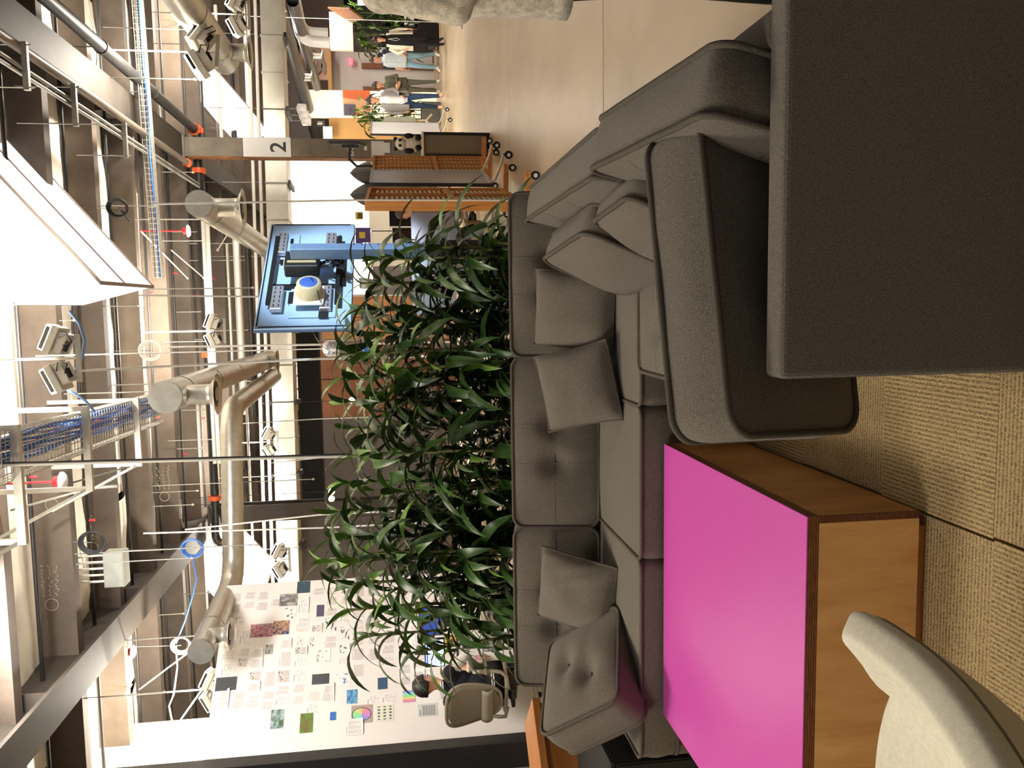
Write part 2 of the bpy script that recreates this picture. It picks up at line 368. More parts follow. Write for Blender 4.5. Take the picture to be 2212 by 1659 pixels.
wo = MB().box((-8.9, 8.5, 0), (-8.7, 30, 5.02)).build('wall_left', WHITE); struct(wo, 'white outer side wall behind the plants', 'wall')
# ------------------------------------------------------------------ upholstery helpers
def outline(w, d, rc, n=10):
    pts = []
    for cx, cy, a0 in ((w / 2 - rc, d / 2 - rc, 0), (-w / 2 + rc, d / 2 - rc, 90), (-w / 2 + rc, -d / 2 + rc, 180), (w / 2 - rc, -d / 2 + rc, 270)):
        for k in range(n + 1):
            a = R(a0 + 90 * k / n); pts.append((cx + rc * math.cos(a), cy + rc * math.sin(a)))
    out = []
    for i, p in enumerate(pts):     # fill the straight runs
        q = pts[(i + 1) % len(pts)]; out.append(p); L = math.hypot(q[0] - p[0], q[1] - p[1]); k = int(L / .035)
        for j in range(1, k): out.append((p[0] + (q[0] - p[0]) * j / k, p[1] + (q[1] - p[1]) * j / k))
    return out
def box_cushion(name, parent, M, w, d, t, bulge=.035, tufts=(), seams=(), rc=.05, seed=0.0, wr=.006, rings=14, pipes=True):
    """Box cushion with gusset, piping on both edges, buttoned dimples and sewn seams; front is local +z."""
    O = outline(w, d, rc); n = len(O)
    def zf(x, y):
        b = max(0, 1 - (2 * x / w) ** 2) * max(0, 1 - (2 * y / d) ** 2)
        z = t / 2 + bulge * b ** .7 + wr * noise.noise((x * 5 + seed, y * 5, seed)) * min(1, b * 3)
        for tx, ty, dep in tufts:
            r2 = (x - tx) ** 2 + (y - ty) ** 2; z -= dep * math.exp(-r2 / .0035) + dep * .35 * math.exp(-((x - tx) ** 2) / .0016 - ((y - ty) ** 2) / .02)
        return z
    mb = MB(); vs = []
    def side(sgn):
        vs = [(0, 0, sgn * zf(0, 0) if sgn > 0 else -(t / 2 + bulge * .6))]
        for k in range(1, rings + 1):
            s = (k / rings) ** .85
            for x, y in O:
                X, Y = x * s, y * s
                z = zf(X, Y) if sgn > 0 else -(t / 2 + bulge * .6 * max(0, 1 - s * s))
                if k == rings: z = sgn * t / 2
                vs.append((X, Y, z))
        fs = [(0, 1 + i, 1 + (i + 1) % n) if sgn > 0 else (0, 1 + (i + 1) % n, 1 + i) for i in range(n)]
        for k in range(rings - 1):
            a, b = 1 + k * n, 1 + (k + 1) * n
            for i in range(n):
                j = (i + 1) % n; q = (a + i, b + i, b + j, a + j); fs.append(q if sgn > 0 else q[::-1])
        mb.add(vs, fs, 0, True)
    side(1); side(-1)
    vs = []; rows = 6
    for k in range(rows + 1):
        v = k / rows
        for i, (x, y) in enumerate(O):
            L = math.hypot(x, y); b = .012 * math.sin(math.pi * v) + .004 * noise.noise((x * 8 + seed, y * 8, v * 2)); vs.append((x + x / L * b, y + y / L * b, t / 2 - t * v))
    fs = [(k * n + (i + 1) % n, k * n + i, (k + 1) * n + i, (k + 1) * n + (i + 1) % n) for k in range(rows) for i in range(n)]
    mb.add(vs, fs, 0, True)
    o = mb.build(name, FAB)
    if parent is not None: o.parent = parent
    o.matrix_local = M
    if pipes:
        pp = MB()
        for sgn in (1, -1):
            pp.tube([(x * 1.008, y * 1.008, sgn * (t / 2 + .002) + .002 * noise.noise((x * 6 + seed, y * 6, sgn))) for x, y in O], .0085, 6, closed=True)
        pp.build('piping', FABP, o)
    if seams:
        sm = MB()
        for (x0, y0, x1, y1) in seams:
            pts = [(x0 + (x1 - x0) * k / 16, y0 + (y1 - y0) * k / 16) for k in range(17)]
            sm.tube([(x, y, zf(x, y) - .0012) for x, y in pts], .0026, 5)
        sm.build('seam', FABP, o)
    if tufts:
        for tx, ty, dep in tufts: MB().ball((tx, ty, zf(tx, ty) + .001), (.011, .011, .006), 8).build('tuft_button', FABP, o)
    return o
def pillow(name, label, corners, t, seed, group=None, flip=False, fold=0.0):
    """Knife-edge throw pillow hung between four points: top-left, top-right, bottom-right, bottom-left."""
    A, B, C_, D = [Vector(c) for c in corners]
    c = (A + B + C_ + D) / 4; ex = ((B - A) + (C_ - D)) / 2; ey = ((A - D) + (B - C_)) / 2
    w, h = ex.length, ey.length; M = frame_from(ex, ey, c)
    mb = MB(); N = 22
    def xy(u, v):
        return (w / 2 * u * (1 - .05 * (1 - v * v) * u * u) + .008 * noise.noise((u * 2 + seed, v * 2, 1)) * (1 - u * u), h / 2 * v * (1 - .05 * (1 - u * u) * v * v) + .008 * noise.noise((u * 2, v * 2 + seed, 5)) * (1 - v * v))
    def f(sgn):
        def g(a, b):
            u, v = a * 2 - 1, b * 2 - 1; X, Y = xy(u, v)
            p = (max(0, 1 - abs(u) ** 2.6) * max(0, 1 - abs(v) ** 2.6)) ** .55
            z = sgn * t / 2 * p * (1 + .18 * noise.noise((u * 1.6 + seed, v * 1.6, sgn * 3)))
            z += fold * p * .5 * math.sin((u * 1.3 + v * .8) * 9 + seed) * max(0, u * .7 - v * .2)
            z += .012 * (u * u - .3) * (v * v)
            return (X, Y, z) if sgn > 0 else (X, Y, z)
        return g
    mb.grid(f(1), N, N); b2 = MB(); b2.grid(f(-1), N, N)
    mb.add(b2.v, [q[::-1] for q in b2.f], 0, True)
    o = mb.build(name, FAB); o.matrix_world = M; tag(o, label, 'pillow', group)
    rim = [(u, -1) for u in [k / 11 * 2 - 1 for k in range(11)]] + [(1, v) for v in [k / 11 * 2 - 1 for k in range(11)]] + [(-u, 1) for u in [k / 11 * 2 - 1 for k in range(11)]] + [(-1, -v) for v in [k / 11 * 2 - 1 for k in range(11)]]
    pts = []
    for u, v in rim:
        X, Y = xy(u, v); pts.append((X, Y, .012 * (u * u - .3) * (v * v)))
    MB().tube(pts, .0065, 6, closed=True).build('piping', FABP, o)
    return o

# ------------------------------------------------------------------ sectional sofa
def sofa_base(th, a, b, legs):
    bb = MB().box((a[0], a[1], .055), (b[0], b[1], .245)); bb.build('base', FAB, th, bevel=.015)
    for (x, y) in legs: MB().cbox((x, y, .0285), (.06, .06, .055)).build('leg', BLACK, th)
def wedge(name, th, poly_xy, z0, z1, rd=.02):
    return MB().prism(poly_xy, z0, z1).build(name, FAB, th, bevel=rd, seg=3)
# --- far run, seen from the front
SB = (0, .20, 1.0)     # lean of the back cushions
def far_module(label, x0, x1, seat, back, left_side=False):
    th = thing('sofa_module', label, 'sofa', group='units of the grey sectional sofa')
    sofa_base(th, (x0 + .004, 3.16), (x1 - .004, 4.06), [(x0 + .06, 3.22), (x1 - .06, 3.22), (x0 + .06, 4.0), (x1 - .06, 4.0)])
    MB().box((x0 + .004, 3.97, .245), (x1 - .004, 4.06, .62)).build('back_frame', FAB, th, bevel=.02, seg=3)
    w = seat[1] - seat[0]
    box_cushion('seat_cushion', th, frame_from((1, 0, 0), (0, 1, 0), ((seat[0] + seat[1]) / 2, 3.445, .345)), w, .71, .15, .018, seams=[(-w / 2 + .01, 0.08, w / 2 - .01, .08)] if w > .7 else (), seed=x0)
    w = back[1] - back[0]
    box_cushion('back_cushion', th, frame_from((1, 0, 0), SB, ((back[0] + back[1]) / 2, 3.865, .612)), w, .40, .16, .045,
                tufts=[(-w * .115, .005, .035), (w * .115, .005, .035)], seams=[(-w / 2 + .02, .005, w / 2 - .02, .005), (-w * .115, -.185, -w * .115, .185), (w * .115, -.185, w * .115, .185)], seed=x0 + 3, rings=18)
    if left_side:
        MB().box((x0 - .05, 3.2, .05), (x0, 4.06, .40)).build('side_panel', FAB, th, bevel=.015)
    return th
far_module('grey wool sofa unit under the leaning square tufted cushion', -1.86, -1.055, (-1.85, -1.025), (-1.84, -1.066), True)
far_module('grey wool sofa unit at the middle of the back row, facing the pink table', -1.05, -.415, (-1.02, -.412), (-1.056, -.255))
cm = far_module('grey wool corner sofa unit where the back row meets the side row', -.41, .58, (-.405, .31), (-.245, .50))
# --- side run under the walkway
th = thing('sofa_module', 'grey wool sofa unit of the side row with a buttoned seat cushion', 'sofa', group='units of the grey sectional sofa')
sofa_base(th, (-.25, 2.38), (.58, 3.155), [(-.2, 2.44), (.52, 2.44), (-.2, 3.1), (.52, 3.1)])
MB().box((.50, 2.38, .245), (.585, 3.155, .60)).build('back_frame', FAB, th, bevel=.02, seg=3)
box_cushion('seat_cushion', th, frame_from((1, 0, 0), (0, 1, 0), (.055, 2.755, .35)), .64, .70, .15, .02, tufts=[(-.16, .12, .022), (-.16, -.10, .022), (.1, .12, .022), (.1, -.1, .022)],
            seams=[(-.3, .12, .3, .12), (-.3, -.10, .3, -.10)], seed=4.2, rings=18)
NB = (.20, 0, 1.0)
def side_back(th, y0, y1, seed, xoff=0, zoff=0.0, lean=(.16, 0, 1), ax=(0, -1, 0)):
    w = y1 - y0
    return box_cushion('back_cushion', th, frame_from(ax, lean, (.405 + xoff, (y0 + y1) / 2, .575 + zoff)), w, .38, .14, .05, tufts=[(-w * .14, 0, .03), (w * .14, 0, .03)],
                       seams=[(-w / 2 + .02, 0, w / 2 - .02, 0), (-w * .14, -.17, -w * .14, .17), (w * .14, -.17, w * .14, .17)], seed=seed, rings=18)
side_back(th, 2.40, 3.70, 7.7, .0)
# --- near unit, its back to the camera
th = thing('sofa_module', 'grey wool sofa unit with its plain upright back turned towards the camera', 'sofa', group='units of the grey sectional sofa')
sofa_base(th, (-.15, 1.625), (.58, 2.375), [(-.1, 1.68), (.52, 1.68), (-.1, 2.32), (.52, 2.32)])
MB().box((-.158, 1.545, .03), (1.05, 1.622, .605)).build('back_panel', FAB, th, bevel=.013, seg=3)
MB().box((.50, 1.625, .245), (.585, 2.375, .60)).build('back_frame', FAB, th, bevel=.02, seg=3)
box_cushion('seat_cushion', th, frame_from((1, 0, 0), (0, 1, 0), (.16, 2.02, .315)), .62, .68, .13, .02, seed=9.1)
side_back(th, 1.655, 2.39, 2.2, .005, -.012, (.2, 0, 1), (0, -1, -.10))
# the back cushion that leans over the panel
bl, tl, tr = Vector((-.285, 1.765, .305)), Vector((-.292, 1.605, .67)), Vector((.40, 1.755, .69))
ex, ey = tr - tl, tl - bl; ctr = bl + ex / 2 + ey / 2; nrm = ex.cross(ey).normalized()
box_cushion('leaning_cushion', th, frame_from(ex, ey, ctr - nrm * .095), ex.length, ey.length * 1.02, .17, .03, seed=5.5, rc=.06, wr=.012)
# --- the loose square cushion at the end of the row
A, C_ = py(1141, 1437, 3.62), pz(1397, 1459, .44); B_, D = py(1300, 1385, 3.45), py(1249, 1565, 3.2)
c0 = (A + C_) / 2; ex = ((C_ - D) + (B_ - A)) / 2; ey = ((A - D) + (B_ - C_)) / 2
M = frame_from(ex, ey, c0); nz = M.col[2].xyz
M.translation = c0 - nz * .075
o = box_cushion('seat_cushion', None, M, ex.length * 1.02, ey.length * 1.02, .16, .045, tufts=[(-.075, .05, .03), (.055, -.05, .035)], seams=(), rc=.05, seed=12.5, rings=20)
o.name = 'square_cushion'; tag(o, 'loose square grey cushion with two buttons leaning at the end of the back row', 'cushion')

# ------------------------------------------------------------------ throw pillows
PG = 'grey throw pillows on the sofa'
pillow('throw_pillow', 'upright grey throw pillow close to the sofa corner, half behind the tilted one', [py(1153, 757, 3.71), py(1160, 577, 3.71), pz(1332, 592, .44), pz(1326, 750, .44)], .15, 1.0, PG)
pillow('throw_pillow', 'tilted grey throw pillow standing over the joint of two back cushions', [py(1193, 926, 3.62), py(1150, 768, 3.62), pz(1316, 736, .47), pz(1345, 912, .44)], .15, 2.3, PG)
pillow('throw_pillow', 'creased grey throw pillow beside the square buttoned cushion', [py(1158, 1328, 3.70), py(1176, 1178, 3.72), pz(1332, 1228, .44), pz(1328, 1386, .44)], .16, 4.1, PG, fold=.035)
# two thicker pillows in the side row, seen edge on
o = box_cushion('throw_pillow', None, frame_from((.10, -1, -.06), (.42, .05, 1), (.175, 2.96, .575)), .62, .36, .10, .05, rc=.07, seed=21, wr=.012)
tag(o, 'thick grey pillow standing edge-on in the sofa corner', 'pillow', PG)
o = box_cushion('throw_pillow', None, frame_from((.05, -1, .03), (.5, .1, 1), (.235, 2.42, .55)), .50, .34, .09, .05, rc=.07, seed=33, wr=.014)
tag(o, 'thick grey pillow sunk between the near side cushion and the big leaning one', 'pillow', PG)

# ------------------------------------------------------------------ pink table
X0, X1, Y0, Y1, ZT = -1.645, -.5485, 1.93, 3.06, .34
th = thing('low_table', 'low square plywood table with a glossy pink top', 'table', ((X0 + X1) / 2, (Y0 + Y1) / 2, 0))
hx, hy = (X1 - X0) / 2, (Y1 - Y0) / 2
MB().box((-hx + .001, -hy + .001, ZT - .003), (hx - .001, hy - .001, ZT)).build('top', PINK, th)
e = MB(); zz = ZT - .003
for k in range(9):
    h = .0033; off = .0 if k % 2 == 0 else .0006
    e.box((-hx + off, -hy + off, zz - h), (hx - off, hy - off, zz), k % 2); zz -= h
e.build('ply_edge', [PLYE, PLYE2], th)
zb = .032
MB().box((-hx + .02, -hy, zb), (hx - .018, -hy + .02, zz)).build('front_panel', PLYF, th)
MB().box((-hx + .02, hy - .02, zb), (hx - .018, hy, zz)).build('rear_panel', PLYF, th)
MB().box((hx - .018, -hy, zb), (hx, hy, zz), 0).build('side_panel', mat('birch_ply_side', lin(200, 146, 86), .5, col2=lin(172, 118, 62), vs_=2.4, stretch=(1, 5, 1), detail=6), th)
MB().box((hx - .0185, -hy - .0006, zb), (hx + .0006, -hy + .006, zz)).build('corner_edge', PLYE, th)
MB().box((-hx, -hy, zb), (-hx + .02, hy, zz)).build('side_panel', PLYF, th)
MB().box((-hx + .05, -hy + .02, 0), (hx - .045, hy - .05, zb + .005)).build('plinth', OAKX, th)

# ------------------------------------------------------------------ cream lounge chair in front
th = thing('lounge_chair', 'cream felt lounge chair with a flared wing arm, only part in view', 'chair', (-.955, 1.045, 0))
RIM = [(90, .40, .405), (66, .41, .408), (50, .415, .43), (40, .435, .515), (29, .487, .600), (12, .462, .618), (-12, .435, .628), (-40, .43, .665), (-68, .425, .755), (-90, .42, .79)]
def rim_at(a):
    d = abs(((a - 90 + 180) % 360) - 180); q = 90 - d      # mirrored left and right
    for i in range(len(RIM) - 1):
        a0, a1 = RIM[i][0], RIM[i + 1][0]
        if a1 <= q <= a0:
            t = (q - a0) / (a1 - a0); P = [RIM[max(0, i - 1)], RIM[i], RIM[i + 1], RIM[min(len(RIM) - 1, i + 2)]]
            return tuple(.5 * (2 * P[1][k] + (P[2][k] - P[0][k]) * t + (2 * P[0][k] - 5 * P[1][k] + 4 * P[2][k] - P[3][k]) * t * t + (3 * P[1][k] - P[0][k] - 3 * P[2][k] + P[3][k]) * t ** 3) for k in (1, 2))
    return RIM[-1][1:]
def shell(a, r):
    rr, zr = rim_at(a); t = r ** .85
    return Vector((math.cos(R(a)) * rr * t, math.sin(R(a)) * rr * t, .365 + (zr - .365) * r ** 2.8))
mb = MB(); NA, NR = 120, 20
mb.grid(lambda u, v: shell(360 * u, max(.001, v)), NA, NR)
o = mb.build('shell', FELT, th); md = o.modifiers.new('weld', 'WELD'); md.merge_threshold = .0005
md = o.modifiers.new('thick', 'SOLIDIFY'); md.thickness = .06; md.offset = -1
md = o.modifiers.new('edge', 'BEVEL'); md.width = .024; md.segments = 4; md.limit_method = 'ANGLE'; md.angle_limit = R(50)
def rim_out(a):
    p = shell(a, .955); q = shell(a, .945); t = (p - q).normalized(); d = Vector((math.cos(R(a)), math.sin(R(a)), 0)); n_ = Vector((0, 0, -1)) + t * t.z; return p + n_.normalized() * .0015
MB().tube([rim_out(360 * k / 120) for k in range(120)], .0018, 5, closed=True).build('seam', mat('seam_thread', lin(150, 140, 122), .9), th)
MB().lathe([(.035, .06), (.03, .12), (.022, .30), (.06, .335)], 16).build('pedestal', CHROME, th)
for k in range(4):
    a = R(62 + 90 * k); d = Vector((math.cos(a), math.sin(a), 0))
    MB().tube([d * .02 + Vector((0, 0, .09)), d * .15 + Vector((0, 0, .06)), d * .36 + Vector((0, 0, .022)), d * .60 + Vector((0, 0, .012))], [.022, .017, .014, .011], 8).build('base_arm', BLACK, th)
# ------------------------------------------------------------------ leafy plants behind the sofa
def leaf_mat(name, c1, c2, streak):
    M = bpy.data.materials.new(name); M.use_nodes = True; nt = M.node_tree; b = nt.nodes['Principled BSDF']
    b.inputs['Roughness'].default_value = .36; b.inputs['Specular IOR Level'].default_value = .55
    tc = nt.nodes.new('ShaderNodeTexCoord'); mp = nt.nodes.new('ShaderNodeMapping'); mp.inputs['Scale'].default_value = (5, 110, 5)
    nt.links.new(tc.outputs['Object'], mp.inputs['Vector'])
    n = nt.nodes.new('ShaderNodeTexNoise'); n.inputs['Scale'].default_value = 1.0; n.inputs['Detail'].default_value = 4; nt.links.new(mp.outputs[0], n.inputs['Vector'])
    oi = nt.nodes.new('ShaderNodeObjectInfo'); cr = nt.nodes.new('ShaderNodeValToRGB'); e = cr.color_ramp.elements
    e[0].color = (*c1, 1); e[0].position = .3; e[1].color = (*c2, 1); e[1].position = .62; x = e.new(.78); x.color = (*streak, 1)
    nt.links.new(n.outputs['Fac'], cr.inputs[0])
    hs = nt.nodes.new('ShaderNodeHueSaturation'); ma = nt.nodes.new('ShaderNodeMapRange'); ma.inputs[3].default_value = .7; ma.inputs[4].default_value = 1.35
    nt.links.new(oi.outputs['Random'], ma.inputs[0]); nt.links.new(ma.outputs[0], hs.inputs['Value']); nt.links.new(cr.outputs[0], hs.inputs['Color'])
    nt.links.new(hs.outputs[0], b.inputs['Base Color'])
    b.inputs['Subsurface Weight'].default_value = 0
    return M
LEAF = leaf_mat('dracaena_leaf', lin(38, 62, 26), lin(62, 92, 40), lin(128, 134, 84))
LEAFY = leaf_mat('young_dracaena_leaf', lin(70, 104, 34), lin(100, 138, 52), lin(140, 164, 80))
CANE = mat('pale_cane', lin(128, 132, 82), .7, var=.25, vs_=20, bump=.2, bs=40)
POTM = mat('dark_planter', lin(52, 46, 42), .6, var=.1)
SOIL = mat('potting_soil', lin(48, 36, 26), 1, var=.3, vs_=60, bump=.5, bs=120)
def leaf_mesh(L, W, e0, e1, side, material, segs=9, tw=0.0):
    mb = MB(); vs = []; x = z = y = 0.0
    for i in range(segs + 1):
        t = i / segs; e = R(e0 + (e1 - e0) * t ** .85)
        w_ = W / 2 * (.30 + .70 * math.sin(min(1, t / .38) * math.pi / 2)) if t < .38 else W / 2 * max(.012, 1 - ((t - .38) / .62) ** 1.9)
        a = tw * t
        wy, wz = w_ * math.cos(a), w_ * math.sin(a)
        dx, dz = -math.sin(e), math.cos(e); up = .22 * w_; wv = .004 * math.sin(t * 17 + side * 5) * (1 - t)
        vs += [(x + dx * up, y - wy, z + dz * up - wz + wv), (x, y, z), (x + dx * up, y + wy, z + dz * up + wz - wv)]
        x += math.cos(e) * L / segs; z += math.sin(e) * L / segs; y += side * L / segs * .12 * t
    fs = []
    for i in range(segs):
        a = i * 3; fs += [(a, a + 3, a + 4, a + 1), (a + 1, a + 4, a + 5, a + 2)]
    mb.add(vs, fs, 0, True)
    return mb.mesh('leaf', material)
LV = {'up': [leaf_mesh(0.252, 0.0389, 80, 25, 1, LEAFY), leaf_mesh(0.294, 0.0456, 72, 5, -1, LEAFY), leaf_mesh(0.284, 0.0437, 68, -20, 1, LEAF)],
      'mid': [leaf_mesh(0.418, 0.0630, 52, -62, 1, LEAF, tw=.3), leaf_mesh(0.418, 0.0706, 46, -74, -1, LEAF, tw=-.3), leaf_mesh(0.371, 0.0580, 58, -40, 1, LEAF), leaf_mesh(0.348, 0.0571, 50, -55, -1, LEAFY, tw=.5)],
      'low': [leaf_mesh(0.406, 0.0731, 20, -86, 1, LEAF), leaf_mesh(0.418, 0.0706, 28, -82, -1, LEAF, tw=.4), leaf_mesh(0.383, 0.0655, 10, -88, 1, LEAF), leaf_mesh(0.348, 0.0630, 34, -70, -1, LEAF, tw=-.4)]}
rp = random.Random(77)
def dracaena(label, x, y, tops, zlo=.42, pot=True, group='leafy plants behind the sofa', dens=1.0, sc_=1.0):
    th = thing('dracaena_plant', label, 'plant', (x, y, 0), (0, 0, 0), group)
    if pot:
        MB().lathe([(.0, .02), (.13, .02), (.135, .0), (.165, .36), (.15, .36), (.148, .325), (0, .325)], 20, 0).build('pot', POTM, th)
        MB().lathe([(0, .335), (.10, .333), (.147, .326)], 16).build('soil', SOIL, th)
    for (cx, cy, top) in tops:
        bx, by = cx * .45, cy * .45
        k = 7; pts = [(bx + (cx - bx) * (i / k) ** 1.3 + .008 * rp.uniform(-1, 1), by + (cy - by) * (i / k) ** 1.3, .3 + (top - .3) * i / k) for i in range(k + 1)]
        MB().tube(pts, [.013 - .006 * i / k for i in range(k + 1)], 6).build('cane', CANE, th)
        n = int((top - zlo) * 35 * dens); az = rp.uniform(0, 6.28)
        for i in range(n):
            f = i / max(1, n - 1); z = zlo + (top - zlo) * f ** .9; t = (z - .3) / (top - .3)
            px, py_ = bx + (cx - bx) * max(0, t) ** 1.3, by + (cy - by) * max(0, t) ** 1.3
            az += 2.4 + rp.uniform(-.4, .4); dz = top - z
            kind = 'up' if dz < .07 and rp.random() < .8 else ('mid' if dz < .26 or rp.random() < .18 else 'low')
            me = rp.choice(LV[kind]); o = bpy.data.objects.new('leaf', me); COL.objects.link(o); o.parent = th
            o.location = (px, py_, z); o.rotation_euler = (rp.uniform(-.25, .25), rp.uniform(-.22, .22), az); s = sc_ * rp.uniform(.8, 1.12) * (.8 if kind == 'up' else 1); o.scale = (s, s * rp.uniform(.85, 1.1), s)
    return th
tipsd = [(558, 768), (612, 735), (668, 725), (722, 705), (765, 682), (815, 692), (868, 702), (925, 715), (985, 700), (1045, 695), (1105, 680), (1165, 668), (1215, 652), (1262, 685), (1318, 705), (1375, 735)]
nm = ['at the end nearest the television, leaves hanging past its post', 'just left of the television post', 'below the blue capped box on the television', 'below the lower edge of the television', 'with the tallest tips beside the silver wrapped bundle', 'left of the silver wrapped bundle', 'right of the bright gap in the leaves', 'around the bright gap below the bent duct', 'left of the bright gap below the bent duct', 'under the thick pale hanging cable', 'in front of the brown steel column', 'just left of the brown steel column', 'with one long leaf reaching over the papered board', 'with leaves across the right edge of the papered board', 'second from the seated person', 'at the end beside the seated person, its lowest leaves arching far out']
for k, (yy, xx) in enumerate(tipsd):
    Y = 4.52 + .16 * ((k * 5) % 4)
    p = py(xx + 26, yy, Y); top = p.z - .06
    tops = [(0, 0, top), (rp.uniform(-.10, .10), rp.uniform(-.12, .02), top - rp.uniform(.2, .34)), (rp.uniform(-.11, .11), -.08 + rp.uniform(-.08, .1), top - rp.uniform(.5, .75))]
    dracaena('leafy green plant ' + nm[k], p.x, Y, [t for t in tops if t[2] > .75], .55, dens=1.0)
# ------------------------------------------------------------------ television on its stand, back towards us
TVB = mat('cool_tinted_sheet_metal', lin(176, 206, 238), .42, metal=.1, var=.03, vs_=4)  # pale metal, with the blue of the cool light put into its colour
TVS = mat('blue_grey_bezel', lin(92, 120, 160), .5, metal=.2)
tl, bl_, tr_, br_ = py(548, 712, 5.2), py(765, 706, 5.2), py(583, 483, 6.15), py(762, 485, 6.15)
ctr = (tl + bl_ + tr_ + br_) / 4; ex = (tr_ - tl); ex.z = 0; W_, H_ = ex.length, ((tl - bl_).length + (tr_ - br_).length) / 2
T = frame_from(ex, (0, 0, 1), ctr)            # x along the screen, y up, z towards us
th = thing('television', 'large pale television seen from behind on a black stand, tinted blue by cool light', 'television', ctr, T.to_euler())
w2, h2 = W_ / 2, H_ / 2
MB().box((-w2, -h2, -.03), (w2, h2, -.012)).build('bezel', TVS, th, bevel=.004)
MB().box((-w2 + .004, -h2 + .004, -.012), (w2 - .004, h2 - .004, .0)).build('back_cover', TVB, th, bevel=.004)
MB().box((-w2 + .1, -h2 + .1, 0), (w2 - .14, h2 - .2, .012)).build('raised_panel', TVB, th, bevel=.004)
g = [(-w2 + .02, -h2 + .03), (w2 - .02, -h2 + .03), (w2 - .02, h2 - .03), (-w2 + .02, h2 - .03)]
for a, b in ((g[0], g[3]), (g[1], g[2]), ((-w2 + .03, h2 - .018), (w2 - .03, h2 - .018))):
    MB().beam((*a, .002), (*b, .002), .007, .006).build('rib', BLKP, th)
for x in (-.32, .32):
    for y in (h2 - .09, -h2 + .12, .0): MB().lathe([(0, .0), (.008, .0), (.008, .004), (0, .004)], 10).build('screw', BLKP, th, loc=(x * W_ * 1.1, y, .001))
for x, y, wd, ht in ((-.30, .08, .12, .05), (-.36, -.12, .30, .06), (.1, -.02, .05, .42), (.0, -.22, .34, .05), (-.18, .02, .05, .40)):
    MB().box((x - wd / 2, y - ht / 2, .0125), (x + wd / 2, y + ht / 2, .016)).build('dark_recess', BLKP, th)
for x, y, wd, ht in ((.32, .13, .20, .11), (.30, -.06, .16, .14)):
    MB().box((x - wd / 2, y - ht / 2, .012), (x + wd / 2, y + ht / 2, .024)).build('cover_plate', TVB, th, bevel=.003)
for yy in (.155, .115): MB().box((.30, yy, .024), (.36, yy + .02, .027)).build('vent_slot', BLKP, th)
for x, y in ((-.33, .17), (-.33, -.13), (.29, .19), (.29, -.14)):
    MB().box((x - .12, y - .035, .013), (x + .12, y + .035, .045)).build('mount_rail', ALU, th, bevel=.004)
    for k in range(5):
        for yy in (.012, -.02): MB().box((x - .10 + k * .045, y + yy, .045), (x - .075 + k * .045, y + yy + .006, .0465)).build('slot', BLKP, th)
for y in (.22, -.2): MB().box((-.40, y - .014, .03), (.36, y + .014, .05)).build('cross_bar', BLACK, th)
for y in (-.1, .1): MB().box((-.05, y - .05, .05), (.09, y + .05, .07)).build('bracket', TVB, th, bevel=.01)
# the small computer strapped to the mount, and the blue-capped box
th2 = thing('mini_computer', 'black box hanging in looped cables on the back of the television', 'computer', T @ Vector((-.085, .03, .12)), T.to_euler())
MB().box((-.085, -.12, -.045), (.08, .10, .045)).build('body', BLKP, th2, bevel=.012)
MB().box((-.05, -.10, .045), (-.025, .08, .05)).build('label_strip', mat('tan_label', lin(176, 160, 120), .6), th2)
for k in range(3): MB().tube(arc((.01 + .035 * k - .04, .105, .0), .018, 0, math.pi, 8, 'xz'), .003, 5).build('cable_loop', CORD, th2)
cb = MB()
for k in range(9):
    a = rp.uniform(-.03, .03); cb.tube([(a, -.12, 0), (a + rp.uniform(-.05, .05), -.17, .03), (rp.uniform(-.08, .08), -.22 - rp.uniform(0, .05), .03), (rp.uniform(-.06, .06), -.27, .0), (rp.uniform(-.02, .06), -.2, -.02)], .0035, 5)
tag(cb.build('cable_bundle', BLKP, th2), kind='stuff')
th2 = thing('round_box', 'round box with a blue cap tied to the television back', 'box', T @ Vector((-.335, -.035, .06)), T.to_euler())
MB().box((-.10, -.09, -.012), (.085, .10, .012)).build('base_plate', WHITEP, th2, bevel=.012)
MB().lathe([(.085, .012), (.075, .095), (.06, .10)], 26).build('body', mat('beige_plastic', lin(200, 184, 146), .45), th2)
MB().lathe([(0, .104), (.05, .103), (.064, .096), (.066, .085)], 26).build('cap', mat('royal_blue_plastic', lin(60, 96, 176), .45), th2)
MB().tube([(-.10, -.07, .02), (-.04, -.05, .09), (.02, -.02, .11), (.085, .02, .08), (.10, .05, .02)], .003, 5).build('tie_cord', BLKP, th2)
# stand
pm = py(900, 545, 5.5)
th = thing('television_stand', 'black wheeled television stand with a punched steel post', 'stand', (pm.x, 5.5, 0), (0, 0, math.atan2(ex.y, ex.x)))
MB().box((-.035, -.05, 1.08), (.035, .03, py(628, 545, 5.5).z)).build('upper_post', mat('cool_tinted_punched_steel', lin(120, 146, 180), .4, metal=.3, var=.05), th, bevel=.004)  # blue of the cool light is put into the post colour
for k in range(10): MB().lathe([(0, .0005), (.006, .0005), (.006, 0)], 10).build('post_hole', BLKP, th, loc=(.02, -.0505, 1.14 + k * .052), rot=(R(90), 0, 0))
MB().box((-.048, -.065, .12), (.048, .045, 1.10)).build('lower_post', BLACK, th, bevel=.005)
MB().box((-.052, -.068, 1.06), (.052, .05, 1.105)).build('collar', BLKP, th, bevel=.004)
MB().box((-.04, -.069, 1.075), (.0, -.0675, 1.1)).build('collar_label', WHITEP, th)
MB().tube([(.0, -.07, 1.03), (.0, -.10, 1.03)], .018, 12).build('clamp_knob', BLKP, th)
